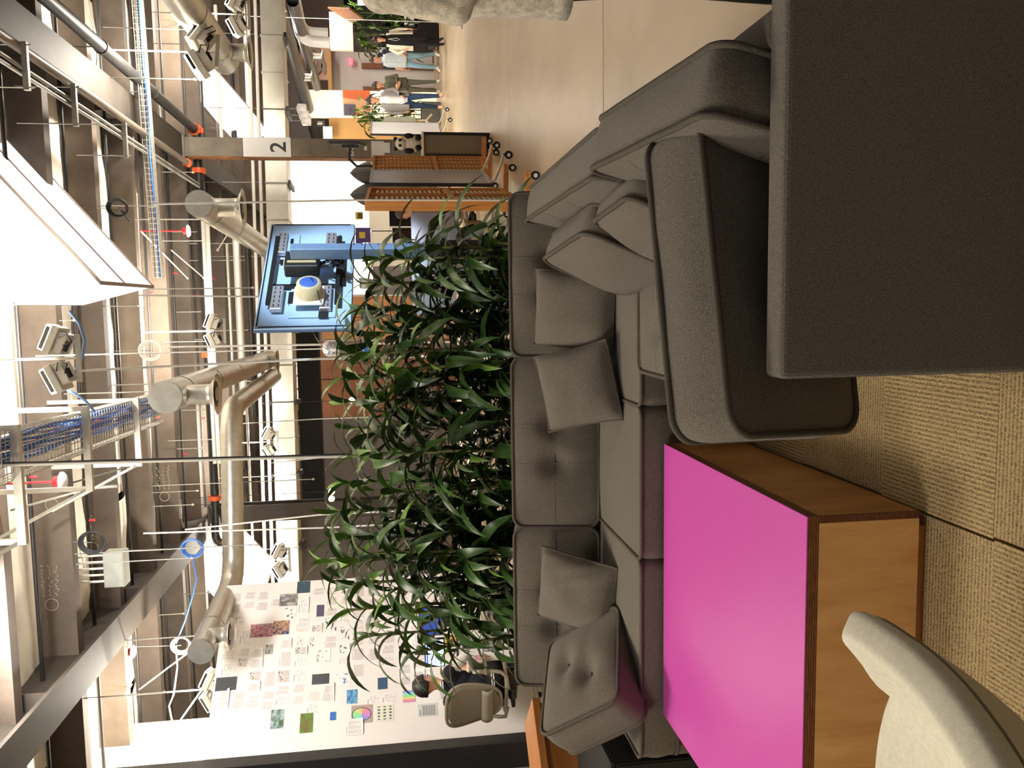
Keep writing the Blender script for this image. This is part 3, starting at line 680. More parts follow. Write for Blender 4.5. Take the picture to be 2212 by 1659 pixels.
for s in (-1, 1):
    MB().box((s * .03, -.38, .085), (s * .09, .38, .125)).box((s * .03, -.03, .085), (s * .5, .03, .125)).build('foot', BLACK, th, bevel=.006)
    for y in (-.35, .35): MB().tube([(s * .06 - .012, y, .035), (s * .06 + .012, y, .035)], .035, 14).box((s * .06 - .004, y - .004, .05), (s * .06 + .004, y + .004, .09)).build('caster', RUBBER, th)
T_bracket = T @ Vector((0, 0, .06))

# ------------------------------------------------------------------ desk with laptops
a, b = pz(1034, 500, .74), pz(1069, 640, .74); dv = (b - a); dv.z = 0
T = frame_from(-dv, (-dv.y * -1, dv.x * -1, 0), (a + b) / 2)
T = frame_from(-dv, Vector((dv.y, -dv.x, 0)), (a + b) / 2)
if T.col[2].z < 0: T = frame_from(-dv, Vector((-dv.y, dv.x, 0)), (a + b) / 2)
ang = math.atan2(-dv.y, -dv.x); L_ = dv.length / 2 + .02
away = Vector((-math.sin(ang), math.cos(ang), 0))
dk = thing('desk', 'white desk with black legs behind the television post', 'desk', Vector(((a.x + b.x) / 2, (a.y + b.y) / 2, 0)), (0, 0, ang))
MB().box((-L_, 0, .712), (L_, .78, .74)).build('desktop', CREAM, dk, bevel=.004)
MB().box((-L_, -.0015, .712), (L_, .0, .74)).build('edge_band', mat('pale_pine_edge', lin(226, 204, 178), .5), dk)
for sx in (-1, 1):
    for yy in (.06, .72): MB().box((sx * (L_ - .06) - .025, yy - .025, .0), (sx * (L_ - .06) + .025, yy + .025, .712)).build('leg', BLACK, dk)
    MB().box((sx * (L_ - .06) - .02, .06, .66), (sx * (L_ - .06) + .02, .72, .70)).build('rail', BLACK, dk)
MB().box((-L_ + .06, .05, .62), (L_ - .06, .08, .70)).build('modesty_rail', BLACK, dk)
APP = [(0, .36), (.10, .46), (.26, .50), (.42, .40), (.36, .28), (.33, .12), (.40, -.04), (.47, -.10), (.40, -.30), (.25, -.48), (.10, -.46), (0, -.42), (-.10, -.46), (-.25, -.50), (-.40, -.30), (-.48, -.05), (-.46, .22), (-.36, .42), (-.22, .48), (-.10, .44)]
def all_in_one(label, q_top, q_bot, Y, wd, rz, m, logo=False):
    """A desktop computer with its thin back turned to us, on an angled foot."""
    a, b = py(*q_top, Y), py(*q_bot, Y); h = a.z - b.z; th = thing('desktop_computer', label, 'computer', (b.x, Y, .741), (0, 0, rz)); z0 = b.z - .741
    mb = MB()
    def f(u, v): x = -wd / 2 + wd * u; return (x, -.008 - .028 * (1 - (2 * u - 1) ** 2) * (1 - (2 * v - 1) ** 2), z0 + h * v)
    mb.grid(f, 12, 10); mb.box((-wd / 2, -.008, z0), (wd / 2, .004, z0 + h)); mb.build('rear_shell', m, th)
    MB().box((-wd / 2 + .008, .004, z0 + .07), (wd / 2 - .008, .0055, z0 + h - .008)).build('screen', mat('dim_screen', lin(20, 20, 26), .3, emit=lin(90, 110, 150), es=.3), th)
    MB().box((-.085, -.10, 0), (.085, .06, .008)).build('foot', ALU, th, bevel=.003); MB().beam((0, -.085, .006), (0, -.03, z0 + h * .45), .15, .008, up=(1, 0, 0)).build('stand_arm', ALU, th) if False else MB().add([(-.075, -.095, .006), (.075, -.095, .006), (.06, -.04, z0 + h * .45), (-.06, -.04, z0 + h * .45)], [(0, 1, 2, 3)]).build('stand_arm', ALU, th, solid=.006)
    if logo:
        s = .052; Tl = Matrix(((s, 0, 0, 0), (0, 0, -1, 0), (0, s, 0, z0 + h * .76), (0, 0, 0, 1)))
        MB().prism(APP, .0335, .0375, 0, Tl).prism([(.02, .56), (.10, .58), (.18, .70), (.19, .80), (.09, .77), (.02, .68)], .0335, .0375, 0, Tl).build('lid_emblem', BLKP, th)
        MB().box((-wd / 2 + .03, -.0145, z0 + h * .84), (-wd / 2 + .06, -.012, z0 + h * .90)).build('sticker', mat('lilac_sticker', lin(160, 140, 170), .5), th)
    return th
all_in_one('desktop computer with a plain lilac grey back, right of the television post', (889, 520), (982, 520), 5.98, .40, R(12), mat('lilac_grey_lid', lin(190, 186, 198), .4, metal=.3, var=.03))
all_in_one('silver desktop computer with a dark fruit emblem, left of the television post', (890, 600), (985, 600), 5.72, .50, R(6), ALU, True)
p = pz(1016, 523, .742)
q = Vector((py(1000, 523, 5.82).x, 5.82, .7405))
th = thing('bottle', 'amber bottle with a cream label standing on the desk by the post', 'bottle', q)
MB().lathe([(0, 0), (.03, 0), (.032, .01), (.032, .09), (.014, .14), (.012, .16)], 16).build('body', mat('amber_glass', lin(126, 112, 90), .15, spec=.8), th)
MB().lathe([(.0325, .03), (.0325, .08)], 16, caps=False).build('label', CREAM, th)
MB().lathe([(.015, .158), (.015, .18), (0, .18)], 14).build('cap', CHROME, th)

# ------------------------------------------------------------------ task chairs
def task_chair(label, loc, rz, group='taupe mesh task chairs'):
    """Mesh task chair: faces local +y."""
    th = thing('task_chair', label, 'chair', loc, (0, 0, rz), group)
    def shp(z): return .24 + .075 * math.sin(max(0, min(1, (z - .0) / .56)) * 2.6 - .4)
    rim = []
    for k in range(48):
        a = 2 * math.pi * k / 48; c, s = math.cos(a), math.sin(a)
        z = .82 + .30 * (abs(s) ** .75) * (1 if s > 0 else -1); f = (z - .52) / .6
        hw = .19 + .125 * max(0, f) ** 1.2
        x = hw * (abs(c) ** .6) * (1 if c > 0 else -1); rim.append((x, -.24 - .10 * (f - .3) ** 2 - .05 * f + .35 * x * x, z))
    MB().tube(rim, .019, 8, closed=True).build('back_frame', CHAIRF, th)
    def bk(u, v):
        i = u; z = .535 + .57 * v; f = (z - .52) / .6; hw = (.19 + .125 * max(0, f) ** 1.2) * (1 - abs(2 * v - 1) ** 5 * .75) ; x = (u * 2 - 1) * hw
        return (x, -.24 - .10 * (f - .3) ** 2 - .05 * f + .35 * x * x - .015, z)
    MB().grid(bk, 10, 12).build('backrest', CHAIRM, th, solid=.006)
    MB().grid(lambda u, v: ((u * 2 - 1) * .2, -.295 - .035 * math.sin(math.pi * v), .62 + .11 * v), 8, 4).build('lumbar_pad', CHAIRF, th, solid=.022)
    sf = [(x * .26, y * .24 + .02, .46 - .03 * max(0, y) ** 2) for x, y in [(math.copysign(abs(math.cos(2 * math.pi * k / 36)) ** .6, math.cos(2 * math.pi * k / 36)), math.copysign(abs(math.sin(2 * math.pi * k / 36)) ** .6, math.sin(2 * math.pi * k / 36))) for k in range(36)]]
    MB().tube(sf, .02, 8, closed=True).build('seat_frame', CHAIRF, th)
    mb = MB(); n = len(sf); mb.add([(0, .02, .45)] + sf, [(0, 1 + i, 1 + (i + 1) % n) for i in range(n)], 0, True); mb.build('seat', CHAIRM, th, solid=.008)
    for s in (-1, 1):
        MB().tube([(s * .13, -.22, .44), (s * .27, -.20, .46), (s * .305, -.16, .52), (s * .305, -.12, .66)], .02, 8).build('arm_support', CHAIRF, th)
        MB().cbox((s * .305, -.02, .675), (.085, .27, .03)).build('arm_pad', CHAIRF, th, bevel=.013, seg=3)
    MB().box((-.09, -.16, .33), (.09, .14, .42)).build('tilt_housing', BLKP, th, bevel=.02)
    MB().box((-.06, -.30, .37), (.06, -.12, .41)).build('back_bracket', BLKP, th, bevel=.01)
    MB().tube([(0, 0, .10), (0, 0, .33)], .03, 12).build('gas_column', BLKP, th)
    for k in range(5):
        a = 2 * math.pi * k / 5 + .3; d = Vector((math.cos(a), math.sin(a), 0))
        MB().tube([d * .03 + Vector((0, 0, .115)), d * .17 + Vector((0, 0, .10)), d * .31 + Vector((0, 0, .07))], [.024, .02, .014], 8).build('base_arm', CHAIRF, th)
        t = Vector((-d.y, d.x, 0)) * .02; c = d * .31 + Vector((0, 0, .0305))
        MB().tube([c - t, c + t], .03, 14).build('caster', BLKP, th)
    return th
q = pz(1046, 470, .0)
q = py(1000, 488, 10.4); tc1 = task_chair('taupe mesh task chair turned away behind the plain backed computer', (q.x, 10.4, 0), R(28))
q = py(930, 556, 8.0); copy_thing(tc1, (q.x, 8.0, 0), (0, 0, R(165)), 'taupe mesh task chair mostly hidden behind the two computer backs')

# ------------------------------------------------------------------ rolling wooden screens and whiteboards
def caster(th, p, r=.05, chrome=True):
    q = MB().tube([(p[0] - .018, p[1], r), (p[0] + .018, p[1], r)], r, 16)
    q.build('caster', RUBBER, th)
    MB().tube([(p[0] - .02, p[1], r), (p[0] + .02, p[1], r)], r * .5, 12).build('caster_hub', WHITEP, th)
def shoji(label, p0, p1, h, depth, nb, z0=.14):
    """Slatted wooden screen; p0 the near end, p1 the far end on the floor; the slatted face looks to the right of p0->p1."""
    p0, p1 = Vector(p0), Vector(p1); d = p1 - p0; L = d.length; ang = math.atan2(d.y, d.x)
    th = thing('wooden_screen', label, 'screen', p0, (0, 0, ang), 'slatted wooden screens')
    D = depth
    MB().box((0, 0, z0), (.03, D, h)).build('end_panel', OAK, th, bevel=.003)
    MB().box((L - .03, 0, z0), (L, D, h)).build('end_panel', OAK, th, bevel=.003)
    MB().box((.03, 0, h - .03), (L - .03, D, h)).build('top_rail', OAKX, th)
    MB().box((.03, 0, z0), (L - .03, D, z0 + .04)).build('bottom_rail', OAKX, th)
    MB().box((.03, -.004, .76), (L - .03, D * .34, .81)).build('shelf_rail', OAKX, th)
    for k in range(1, nb):
        x = L * k / nb; MB().box((x - .012, .0, z0 + .04), (x + .012, D * .3, h - .03)).build('upright', OAK, th)
    slm = MB().box((.03, D * .32, 0), (L - .03, D * .32 + .006, .028)).mesh('slat', mat('pale_slat', lin(236, 218, 190), .5, var=.05))
    z = z0 + .05; k = 0
    while z < h - .06:
        if not (.74 < z < .81):
            o = bpy.data.objects.new('slat', slm); COL.objects.link(o); o.parent = th; o.location = (0, 0, z)
        z += .05; k += 1
    MB().box((.03, D * .32 + .016, z0 + .04), (L - .03, D * .32 + .02, h - .03)).build('backing', mat('brown_backing', lin(186, 130, 80), .6), th)
    for x in (.06, L - .06):
        MB().box((x - .03, -.26, .085), (x + .03, D + .16, .14)).build('foot', OAKX, th, bevel=.004)
        for yy in (-.22, D + .12): caster(th, (x, yy, 0), .04)
    return th
shoji('tall slatted wooden screen on casters, nearest of the row', (.945, 7.66, 0), (1.275, 9.25, 0), 1.60, -.10 + .2, 2)
def whiteboard(label, p0, p1, h, face, zb=.20, dark=False):
    p0, p1 = Vector(p0), Vector(p1); d = p1 - p0; L = d.length; ang = math.atan2(d.y, d.x)
    th = thing('rolling_whiteboard', label, 'whiteboard', p0, (0, 0, ang), 'rolling whiteboards')
    MB().box((.02, -.012, zb + .02), (L - .02, .012, h - .02)).build('board', face, th)
    fr = BLACK if dark else ALU
    MB().box((0, -.02, zb), (.03, .02, h)).build('side_rail', fr, th); MB().box((L - .03, -.02, zb), (L, .02, h)).build('side_rail', ALU, th)
    MB().box((.03, -.02, h - .03), (L - .03, .02, h)).build('top_rail', ALU, th); MB().box((.03, -.03, zb), (L - .03, .02, zb + .04)).build('tray', ALU, th)
    for x in (.05, L - .05):
        for s in (-1, 1):
            MB().tube([(x, 0, zb + .05), (x, s * .06, zb - .02), (x, s * .22, .13), (x, s * .30, .115), (x, s * .33, .10)], .016, 8).build('leg', TAUPE, th)
            q = MB().tube([(x - .018, s * .33, .045), (x + .018, s * .33, .045)], .045, 16); q.box((x - .012, s * .33 - .012, .08), (x + .012, s * .33 + .012, .11)); q.build('caster', RUBBER, th)
            MB().tube([(x - .02, s * .33, .045), (x + .02, s * .33, .045)], .02, 12).build('caster_hub', WHITEP, th)
    return th
WBG = mat('whiteboard_grey', lin(196, 194, 202), .25, var=.03, spec=.6)
WBW = mat('whiteboard_white', lin(250, 250, 252), .3, spec=.6)
whiteboard('grey rolling whiteboard with a dark edge, between the two wooden screens', (1.33, 9.45, 0), (1.66, 10.6, 0), 1.60, WBG, .21, True)
shoji('slatted wooden screen standing behind the grey whiteboard', (1.67, 10.6, 0), (1.99, 11.4, 0), 1.585, .08, 4)
whiteboard('bright white rolling whiteboard farthest along the walkway', (3.68, 18.6, 0), (4.15, 19.6, 0), 1.78, WBW, .22, True)
HZ = 4.42      # where hangers meet the joists
# ------------------------------------------------------------------ ducts
def duct_tube(mb, pts, r, rib=.0, step=.16, mi=0, n=28):
    P = [Vector(p) for p in pts]; out = []; rs = []
    for a, b in zip(P[:-1], P[1:]):
        L = (b - a).length; k = max(1, int(L / (step / 4)))
        for i in range(k): out.append(a + (b - a) * i / k); rs.append(r * (1 + (rib if (len(out) % 4) == 0 else 0)))
    out.append(P[-1]); rs.append(r); mb.tube(out, rs, n, mi, cap=False)
def round_duct(label, pts, r, cap_at=0, spout=None, group=None, far_cap=False, m=STEEL):
    P = [Vector(p) for p in pts]; th = thing('round_duct', label, 'duct', P[0], (0, 0, 0), group); Q = [p - P[0] for p in P]
    mb = MB(); duct_tube(mb, Q, r, .012); mb.build('spiral_tube', m, th)
    t = (Q[1] - Q[0]).normalized(); e = MB(); e.tube([t * -.012, t * .03], r * 1.012, 28); e.build('end_cap', STEELD, th)
    if far_cap: t = (Q[-1] - Q[-2]).normalized(); MB().tube([Q[-1] - t * .02, Q[-1] + t * .012], r * 1.01, 28).build('end_cap', STEELD, th)
    k = 1.2
    L = sum((b - a).length for a, b in zip(Q[:-1], Q[1:])); s = k
    for a, b in zip(Q[:-1], Q[1:]):
        l = (b - a).length; x = .55
        while x < l - .2:
            p = a + (b - a) * x / l; d = (b - a).normalized(); MB().tube([p - d * .025, p + d * .025], r * 1.03, 28, cap=False).build('joint_band', STEEL, th); x += 1.25
    if spout:
        for (p, z1, sr, dr) in spout:
            p = Vector(p) - P[0]; zz = p.z - (P[0].z + p.z - z1)
            mb = MB(); T = Matrix.Translation((p.x, p.y, 0))
            mb.lathe([(sr, p.z), (sr, zz + .10), (sr * 1.03, zz + .10), (sr * 1.03, zz + .05)], 24, 0, T, caps=False); mb.build('spout', CHROME if False else STEEL, th)
            mb = MB(); mb.lathe([(sr * 1.03, zz + .06), (sr * 1.2, zz + .045), (dr * .8, zz + .018), (dr, zz), (dr * .97, zz - .004), (dr * .62, zz + .012)], 32, 0, T, caps=False)
            mb.build('diffuser_ring', STEEL, th)
            MB().lathe([(0, zz - .004), (dr * .30, zz - .002), (dr * .34, zz + .008)], 24, 0, T).build('diffuser_core', STEELD, th)
            MB().lathe([(dr * .64, zz + .014), (dr * .36, zz + .016)], 24, 0, T, caps=False).build('diffuser_gap', BLKP, th)
    for p in (Q[0] + (Q[1] - Q[0]) * .25, Q[-1] + (Q[-2] - Q[-1]) * .2):
        MB().tube([p + Vector((0, 0, r)), (p.x, p.y, HZ - P[0].z)], .007, 6).build('hanger_rod', STEELD, th)
    return th
a = py(357, 858, 7.7); zA = a.z
b = py(598, 775, 14.0)
round_duct('round duct with the large pale end disc beside the cable basket', [a, (b.x, 13.95, zA)], .145, spout=[((a.x - .01, 7.98, zA), py(470, 855, 7.98).z, .092, .195), ((b.x + .02, 13.0, zA), py(600, 790, 13.0).z, .09, .19)])
a = py(434, 1408, 8.25); b = py(505, 1243, 10.0); c = py(502, 880, 10.3); zB = a.z
bend = []
def rounded(pts, rad):
    P = [Vector(p) for p in pts]; out = [P[0]]
    for i in range(1, len(P) - 1):
        d0 = (P[i - 1] - P[i]).normalized(); d1 = (P[i + 1] - P[i]).normalized()
        for k in range(7):
            t = k / 6; out.append(P[i] + d0 * rad * (1 - t) ** 2 + d1 * rad * t ** 2)
    return out + [P[-1]]
round_duct('spiral round duct that bends twice, running across above the leaves', rounded([(a.x, a.y, zB), (b.x - .05, 9.98, zB), (c.x - .02, 10.3, zB), (c.x - .02 + .1, 13.9, zB)], .32), .125, spout=[((a.x + .06, 8.5, zB), py(500, 1400, 8.5).z, .085, .17)])
a = py(430, 440, 9.2); b = py(570, 540, 14.0)
round_duct('round duct with a wide disc diffuser, to the right above the television', [a, (b.x, 13.95, a.z)], .14, spout=[((a.x + .0, 9.55, a.z), py(525, 440, 9.55).z, .10, .205), ((b.x + .02, 13.3, a.z), a.z - .5, .09, .19)])
a = py(485, 125, 11.0)
round_duct('pale round duct crossing the upper right corner above a sloping light box', [(a.x - .02, 11.05, a.z), (a.x - .02, 6.4, a.z)], .17, spout=[((a.x - .02, 10.7, a.z), py(541, 112, 10.7).z, .10, .20)])
# rectangular main duct
p0, p1 = Vector((-4.7, 14.15, 3.10)), Vector((6.6, 15.05, 3.08)); d = p1 - p0; ang = math.atan2(d.y, d.x); L = d.length
th = thing('rectangular_duct', 'long rectangular galvanised duct crossing the whole hall', 'duct', p0, (0, 0, ang))
x = 0; k = 0
DUCTW = mat('duct_sheet', lin(214, 210, 198), .42, metal=.45, var=.08, vs_=3)
while x < L - .01:
    x1 = min(x + .62, L); MB().box((x + .002, 0, 0), (x1 - .012, .5, .36)).build('duct_section', DUCTW, th, bevel=.006)
    MB().box((x1 - .014, -.014, -.014), (x1 + .001, .514, .374)).build('flange', STEEL, th)
    if k % 2 == 0:
        MB().box((x1 - .05, -.05, -.06), (x1 + .03, .55, -.02)).build('hanger_bracket', BLACK, th)
        MB().box((x1 - .05, -.06, .38), (x1 + .03, -.02, .45)).build('hanger_clip', BLACK, th)
        MB().tube([(x1 - .01, -.03, -.04), (x1 - .01, -.03, 1.33)], .006, 6).build('hanger_rod', STEELD, th)
    x = x1; k += 1
MB().tube([(0, -.12, .42), (L, -.12, .42)], .028, 10).build('pipe', WHITE, th)
MB().tube([(0, -.10, .54), (L, -.10, .54)], .028, 10).build('pipe', WHITE, th)
# dark ducts over the far walkway
def dark_duct(label, q0, q1, z, r, spouts, m):
    a, b = pz(*q0, z), pz(*q1, z); th = thing('round_duct', label, 'duct', a); bb = b - a
    mb = MB(); duct_tube(mb, [(0, 0, 0), bb], r, .008, .4); mb.build('spiral_tube', m, th)
    MB().tube([bb * .995, bb], r * 1.01, 20).build('end_cap', STEELD, th)
    for f, ln in spouts:
        p = bb * f; MB().tube([p, p - Vector((0, 0, ln))], .10, 18).build('spout', STEEL, th); MB().lathe([(.10, p.z - ln + .04), (.2, p.z - ln), (.19, p.z - ln - .02), (0, p.z - ln - .01)], 20, 0, Matrix.Translation((p.x, p.y, 0))).build('diffuser', STEELD, th)
    return th
SLATE = mat('slate_grey_duct', lin(112, 112, 112), .4, metal=.5, var=.1, vs_=4)
dark_duct('slate grey round duct over the far walkway, the upper of the two', (598, 2), (692, 325), 3.62, .16, [(.40, .34), (.74, .34)], SLATE)
dark_duct('slate grey round duct over the far walkway, the lower of the two', (632, 2), (716, 300), 3.36, .13, [(.30, .36)], SLATE)
th = thing('white_duct', 'white bent duct dropping beside the far columns', 'duct', (0, 0, 0))
a, b, c = py(632, 2, 20), py(652, 88, 21), py(712, 92, 21)
MB().tube(rounded([a, b, c], .3), .13, 16).build('tube', WHITEP, th); MB().tube(rounded([a + Vector((.5, .3, 0)), py(654, 68, 21.2), py(708, 70, 21.2)], .3), .10, 14).build('tube', WHITEP, th)

# ------------------------------------------------------------------ pipes and trays
def pipe(label, pts, r, m=PIPEB, cat='pipe', name='steel_pipe', cpl=(), group=None, n=10):
    P = [Vector(p) for p in pts]; th = thing(name, label, cat, P[0], (0, 0, 0), group); Q = [p - P[0] for p in P]
    MB().tube(Q, r, n).build('tube', m, th)
    for f in cpl:
        p = Q[0] + (Q[-1] - Q[0]) * f; d = (Q[-1] - Q[0]).normalized(); MB().tube([p - d * .035, p + d * .035], r * 1.5, n).build('coupling', ORANGE, th)
    return th
a, b = pz(125, 0, 4.05), pz(402, 275, 4.05); xA = (a.x + b.x) / 2
th = pipe('thick black pipe running away beside the numbered column girder', [(xA, 4.5, 4.05), (xA, 12.35, 4.05)], .062, cpl=(.997,))
for yy in (6.9, 8.6, 10.3): MB().tube([(0, yy - 4.5 - .02, 0), (0, yy - 4.5 + .02, 0)], .07, 12).build('clamp_ring', PIPEB, th); MB().tube([(0, yy - 4.5, .06), (0, yy - 4.5, .40)], .007, 6).build('hanger_rod', STEELD, th)
a, b = pz(0, 35, 4.0), pz(380, 345, 4.0); xB = (a.x + b.x) / 2 - .02
pipe('slimmer dark pipe clipped along the underside of the girder', [(xB, 4.5, 4.02), (xB, 11.7, 4.02)], .038, m=mat('brown_pipe', lin(110, 98, 84), .4, metal=.3), cpl=(.995,))
th = pipe('black pipe crossing between the two columns with orange couplings', [(xA, 12.36, 4.03), (-3.15, 12.36, 4.03)], .062, cpl=(.002, .10, .56, .93))
for f in (.25, .45, .7): MB().tube([((-3.15 - xA) * f, 0, .06), ((-3.15 - xA) * f, 0, .40)], .007, 6).build('hanger_rod', STEELD, th)
pipe('black pipe end turned down with an orange cap by the left girder', rounded([(-3.15, 12.3, 4.03), (-3.42, 12.3, 4.03), (-3.42, 12.3, 3.86)], .1), .062, cpl=(.9,))
a, b = pz(0, 101, 4.0), pz(399, 389, 4.0); xc = (a.x + b.x) / 2
for k, dx in enumerate((0, .055)):
    pipe(['inner', 'outer'][k] + ' of the two thin grey conduits on short strut hangers', [(xc + dx, 4.6, 4.0), (xc + dx * .8 - .06, 12.2, 4.0)], .015, STEELD, 'conduit', 'conduit', group='twin conduits')
for k, (px_, y_) in enumerate(((55, 143), (161, 228), (270, 303))):
    p = pz(px_, y_, 3.965); th = thing('strut_hanger', ['nearest', 'middle', 'farthest'][k] + ' of the three short strut hangers under the twin conduits', 'hanger', p, group='strut hangers')
    MB().box((-.17, -.02, -.021), (.17, .02, .018)).build('strut', STEELD, th)
    for s in (-1, 1): MB().tube([(s * .15, 0, -.05), (s * .15, 0, .46)], .006, 6).build('threaded_rod', STEELD, th)
# cable basket running away
def basket(label, p0, p1, wd, ht, ncab, hang=()):
    p0, p1 = Vector(p0), Vector(p1); d = p1 - p0; L = d.length; th = thing('cable_basket', label, 'cable tray', p0, (0, 0, math.atan2(d.y, d.x)))
    mb = MB(); h = wd / 2
    for yy in [-h + wd * k / 6 for k in range(7)]: mb.beam((0, yy, 0), (L, yy, 0), .006, .006)
    for s in (-1, 1):
        for zz in (ht * .5, ht): mb.beam((0, s * h, zz), (L, s * h, zz), .006, .006)
    k = 0
    while k * .06 < L:
        x = k * .06; mb.beam((x, -h, 0), (x, h, 0), .0055, .0055)
        for s in (-1, 1): mb.beam((x, s * h, 0), (x, s * h, ht), .0055, .0055)
        k += 1
    tag(mb.build('wire_mesh', STEEL, th), kind='stuff')
    for k in range(ncab):
        y0 = -h * .8 + wd * .55 * k / max(1, ncab - 1)
        MB().tube([(L * i / 14, y0 + .012 * math.sin(i * 1.3 + k), .018 + .022 * ((k * 3) % 4) + .006 * math.sin(i * 2 + k)) for i in range(15)], .011, 6).build('cable', (BLUEC if k % 6 != 5 else RED) if ncab > 3 else (STEELD if k else BLUEC), th)
    return th
zt = 3.72; a, b = pz(-30, 985, zt), pz(352, 885, zt)
basket('cable basket full of blue cables running away under the roof joists', (a.x - .05, a.y, zt), (b.x + .02, b.y, zt), .30, .10, 11)
for k, (px_, ya, yb) in enumerate(((36, 1000, 1058), (182, 880, 1068), (292, 862, 1012))):
    A, B = pz(px_, ya, zt - .03), pz(px_, yb, zt - .03); L = (A - B).length; x0 = min(A.x, B.x)
    if k == 0: x0 -= .35; L = .75
    th = thing('strut_hanger', ['nearest', 'middle', 'farthest'][k] + ' of the long strut hangers carrying the blue cable basket', 'hanger', (x0, A.y, zt - .03), group='basket hangers')
    MB().box((0, -.021, -.03), (L, .021, .02)).build('strut', STEEL, th)
    for x in (.02, L - .02): MB().box((x - .018, -.012, .02), (x + .018, .012, .74)).build('upright_strut', STEEL, th)
    MB().beam((.02, 0, 0), (-.36, -.1, .72), .03, .02).build('brace', STEEL, th)
    MB().tube([(.02, 0, 0), (-.2, .35, .72)], .008, 6).build('brace_rod', STEELD, th)
p = pz(330, 300, 3.95); basket('cable basket crossing behind the girder towards the numbered column', (.35, p.y + .1, 3.95), (4.9, p.y - .25, 3.95), .11, .09, 2)
# strut channel and small pipes crossing over the television
for k, (px_, z, r, ya, yb, m, lab) in enumerate(((453, 3.80, .0, 470, 1010, STEEL, 'galvanised strut channel crossing above the television'), (515, 3.55, .045, 500, 900, WHITE, 'pale painted pipe crossing above the television'), (540, 3.45, .045, 500, 905, PIPEB, 'black pipe crossing close above the television'), (497, 3.6, .022, 530, 905, STEELD, 'thin galvanised conduit crossing above the television'), (528, 3.7, .02, 520, 1240, STEELD, 'thin conduit crossing behind the spiral duct'), (470, 4.2, .03, 20, 300, WHITE, 'pale pipe crossing at the upper right over the light box'), (498, 4.1, .05, 20, 300, PIPEB, 'black pipe crossing at the upper right over the light box'), (530, 4.0, .03, 20, 260, WHITE, 'white pipe crossing at the upper right just above the rectangular duct'))):
    A, B = pz(px_, ya, z), pz(px_ - (yb - ya) * -.012, yb, z)
    Y = (A.y + B.y) / 2
    if r: pipe(lab, [(A.x, Y, z), (B.x, Y, z)], r, m)
    else:
        th = thing('strut_channel', lab, 'strut', (B.x, Y, z)); L = A.x - B.x
        MB().box((0, -.02, -.05), (L, .02, -.008)).box((0, -.02, .008), (L, .02, .05)).box((0, .018, -.008), (L, .02, .008)).build('channel', STEEL, th)
        for f in (.1, .5, .9): MB().tube([(L * f, 0, .05), (L * f, 0, .62)], .006, 6).build('threaded_rod', STEELD, th)
# sprinkler lines under each bay
for k in range(0, 9):
    Y = (JY[k] + JY[k + 1]) / 2 + .12
    nm = ['nearest', 'second', 'third', 'fourth', 'fifth', 'sixth', 'seventh', 'eighth', 'ninth'][k]
    th = thing('sprinkler_pipe', f'{nm} dark sprinkler pipe from the sofa, strung between roof joists', 'pipe', (0, Y, 4.46), group='sprinkler pipes')
    MB().tube([(-6.6, 0, 0), (-3.4, 0, 0)], .019, 8).tube([(-3.0, 0, 0), (2.0, 0, 0)], .019, 8).build('tube', PIPEB, th) if False else MB().tube([(-6.6, 0, 0), (6.8, 0, 0)], .019, 8).build('tube', PIPEB, th)
    for x in (-2.1 + .35 * (k % 3), .5 - .3 * (k % 2)):
        MB().lathe([(0, -.07), (.014, -.065), (.01, -.03), (.018, 0)], 10).build('sprinkler_head', RED, th, loc=(x, 0, 0))
# ------------------------------------------------------------------ hanging light boxes
GLOW = mat('lit_white_fabric', lin(250, 246, 240), .6, emit=(1.0, .93, .86), es=1.6)
GLOW2 = mat('lit_white_underside', lin(250, 244, 244), .6, emit=(1.0, .92, .88), es=1.0)
EDGE = mat('grey_frame_profile', lin(150, 138, 130), .5, metal=.3)
REDTR = mat('red_brown_trim', lin(150, 76, 58), .6)
def light_box(label, x, y0, y1, z, L, seams, up=.62, trim=True):
    th = thing('light_box', label, 'lamp', (x, y0, z), group='sloping light boxes'); D = Vector((.77, 0, .64)); U = Vector((-.16, 0, up)); W = y1 - y0
    c = [Vector((0, 0, 0)), D * L, D * L + U * .9, U]
    mb = MB(); n = [Vector(p) for p in c]; f = [p + Vector((0, W, 0)) for p in c]
    mb.add(n + f, [(0, 1, 2, 3), (7, 6, 5, 4), (1, 5, 6, 2), (2, 6, 7, 3), (3, 7, 4, 0)]); mb.build('diffuser_skin', GLOW, th)
    MB().add([n[0], f[0], f[1], n[1]], [(0, 1, 2, 3)]).build('lower_skin', GLOW2, th)
    for p, q in ((n[0], n[1]), (f[0], f[1]), (n[0], f[0])): MB().beam(p, q, .03, .02).build('frame_edge', EDGE, th)
    for s in seams:
        o = Vector((0, W * s, 0)); MB().beam(n[0] + o - Vector((0, 0, .006)), n[1] + o - Vector((0, 0, .006)), .012, .012).build('seam', mat('seam_line', lin(130, 108, 108), .6), th)
    if trim: MB().beam(f[1] + Vector((0, .05, 0)), f[0] + (f[1] - f[0]) * .55 + Vector((0, .05, .1)), .06, .03).build('trim', REDTR, th)
    for p in (n[3], f[3], n[2], f[2]): MB().tube([p, (p.x, p.y, max(HZ - z, p.z + .03))], .005, 6).build('hanger_wire', STEELD, th)
    return th
a, b = pz(218, 611, 3.6), pz(331, 629, 3.6); light_box('largest sloping white light box, glowing over the sofa', a.x, a.y, b.y, 3.6, 1.95, (.42,))
a, b = pz(560, 258, 3.6), pz(580, 295, 3.6); light_box('far sloping white light box at the right beside the numbered column', a.x, a.y, a.y + 1.3, 3.6, 2.0, ())
a = pz(597, 1228, 3.6); light_box('far sloping white light box at the left behind the spiral duct', a.x + .1, a.y - 1.6, a.y, 3.6, 2.6, (.5,), trim=False)
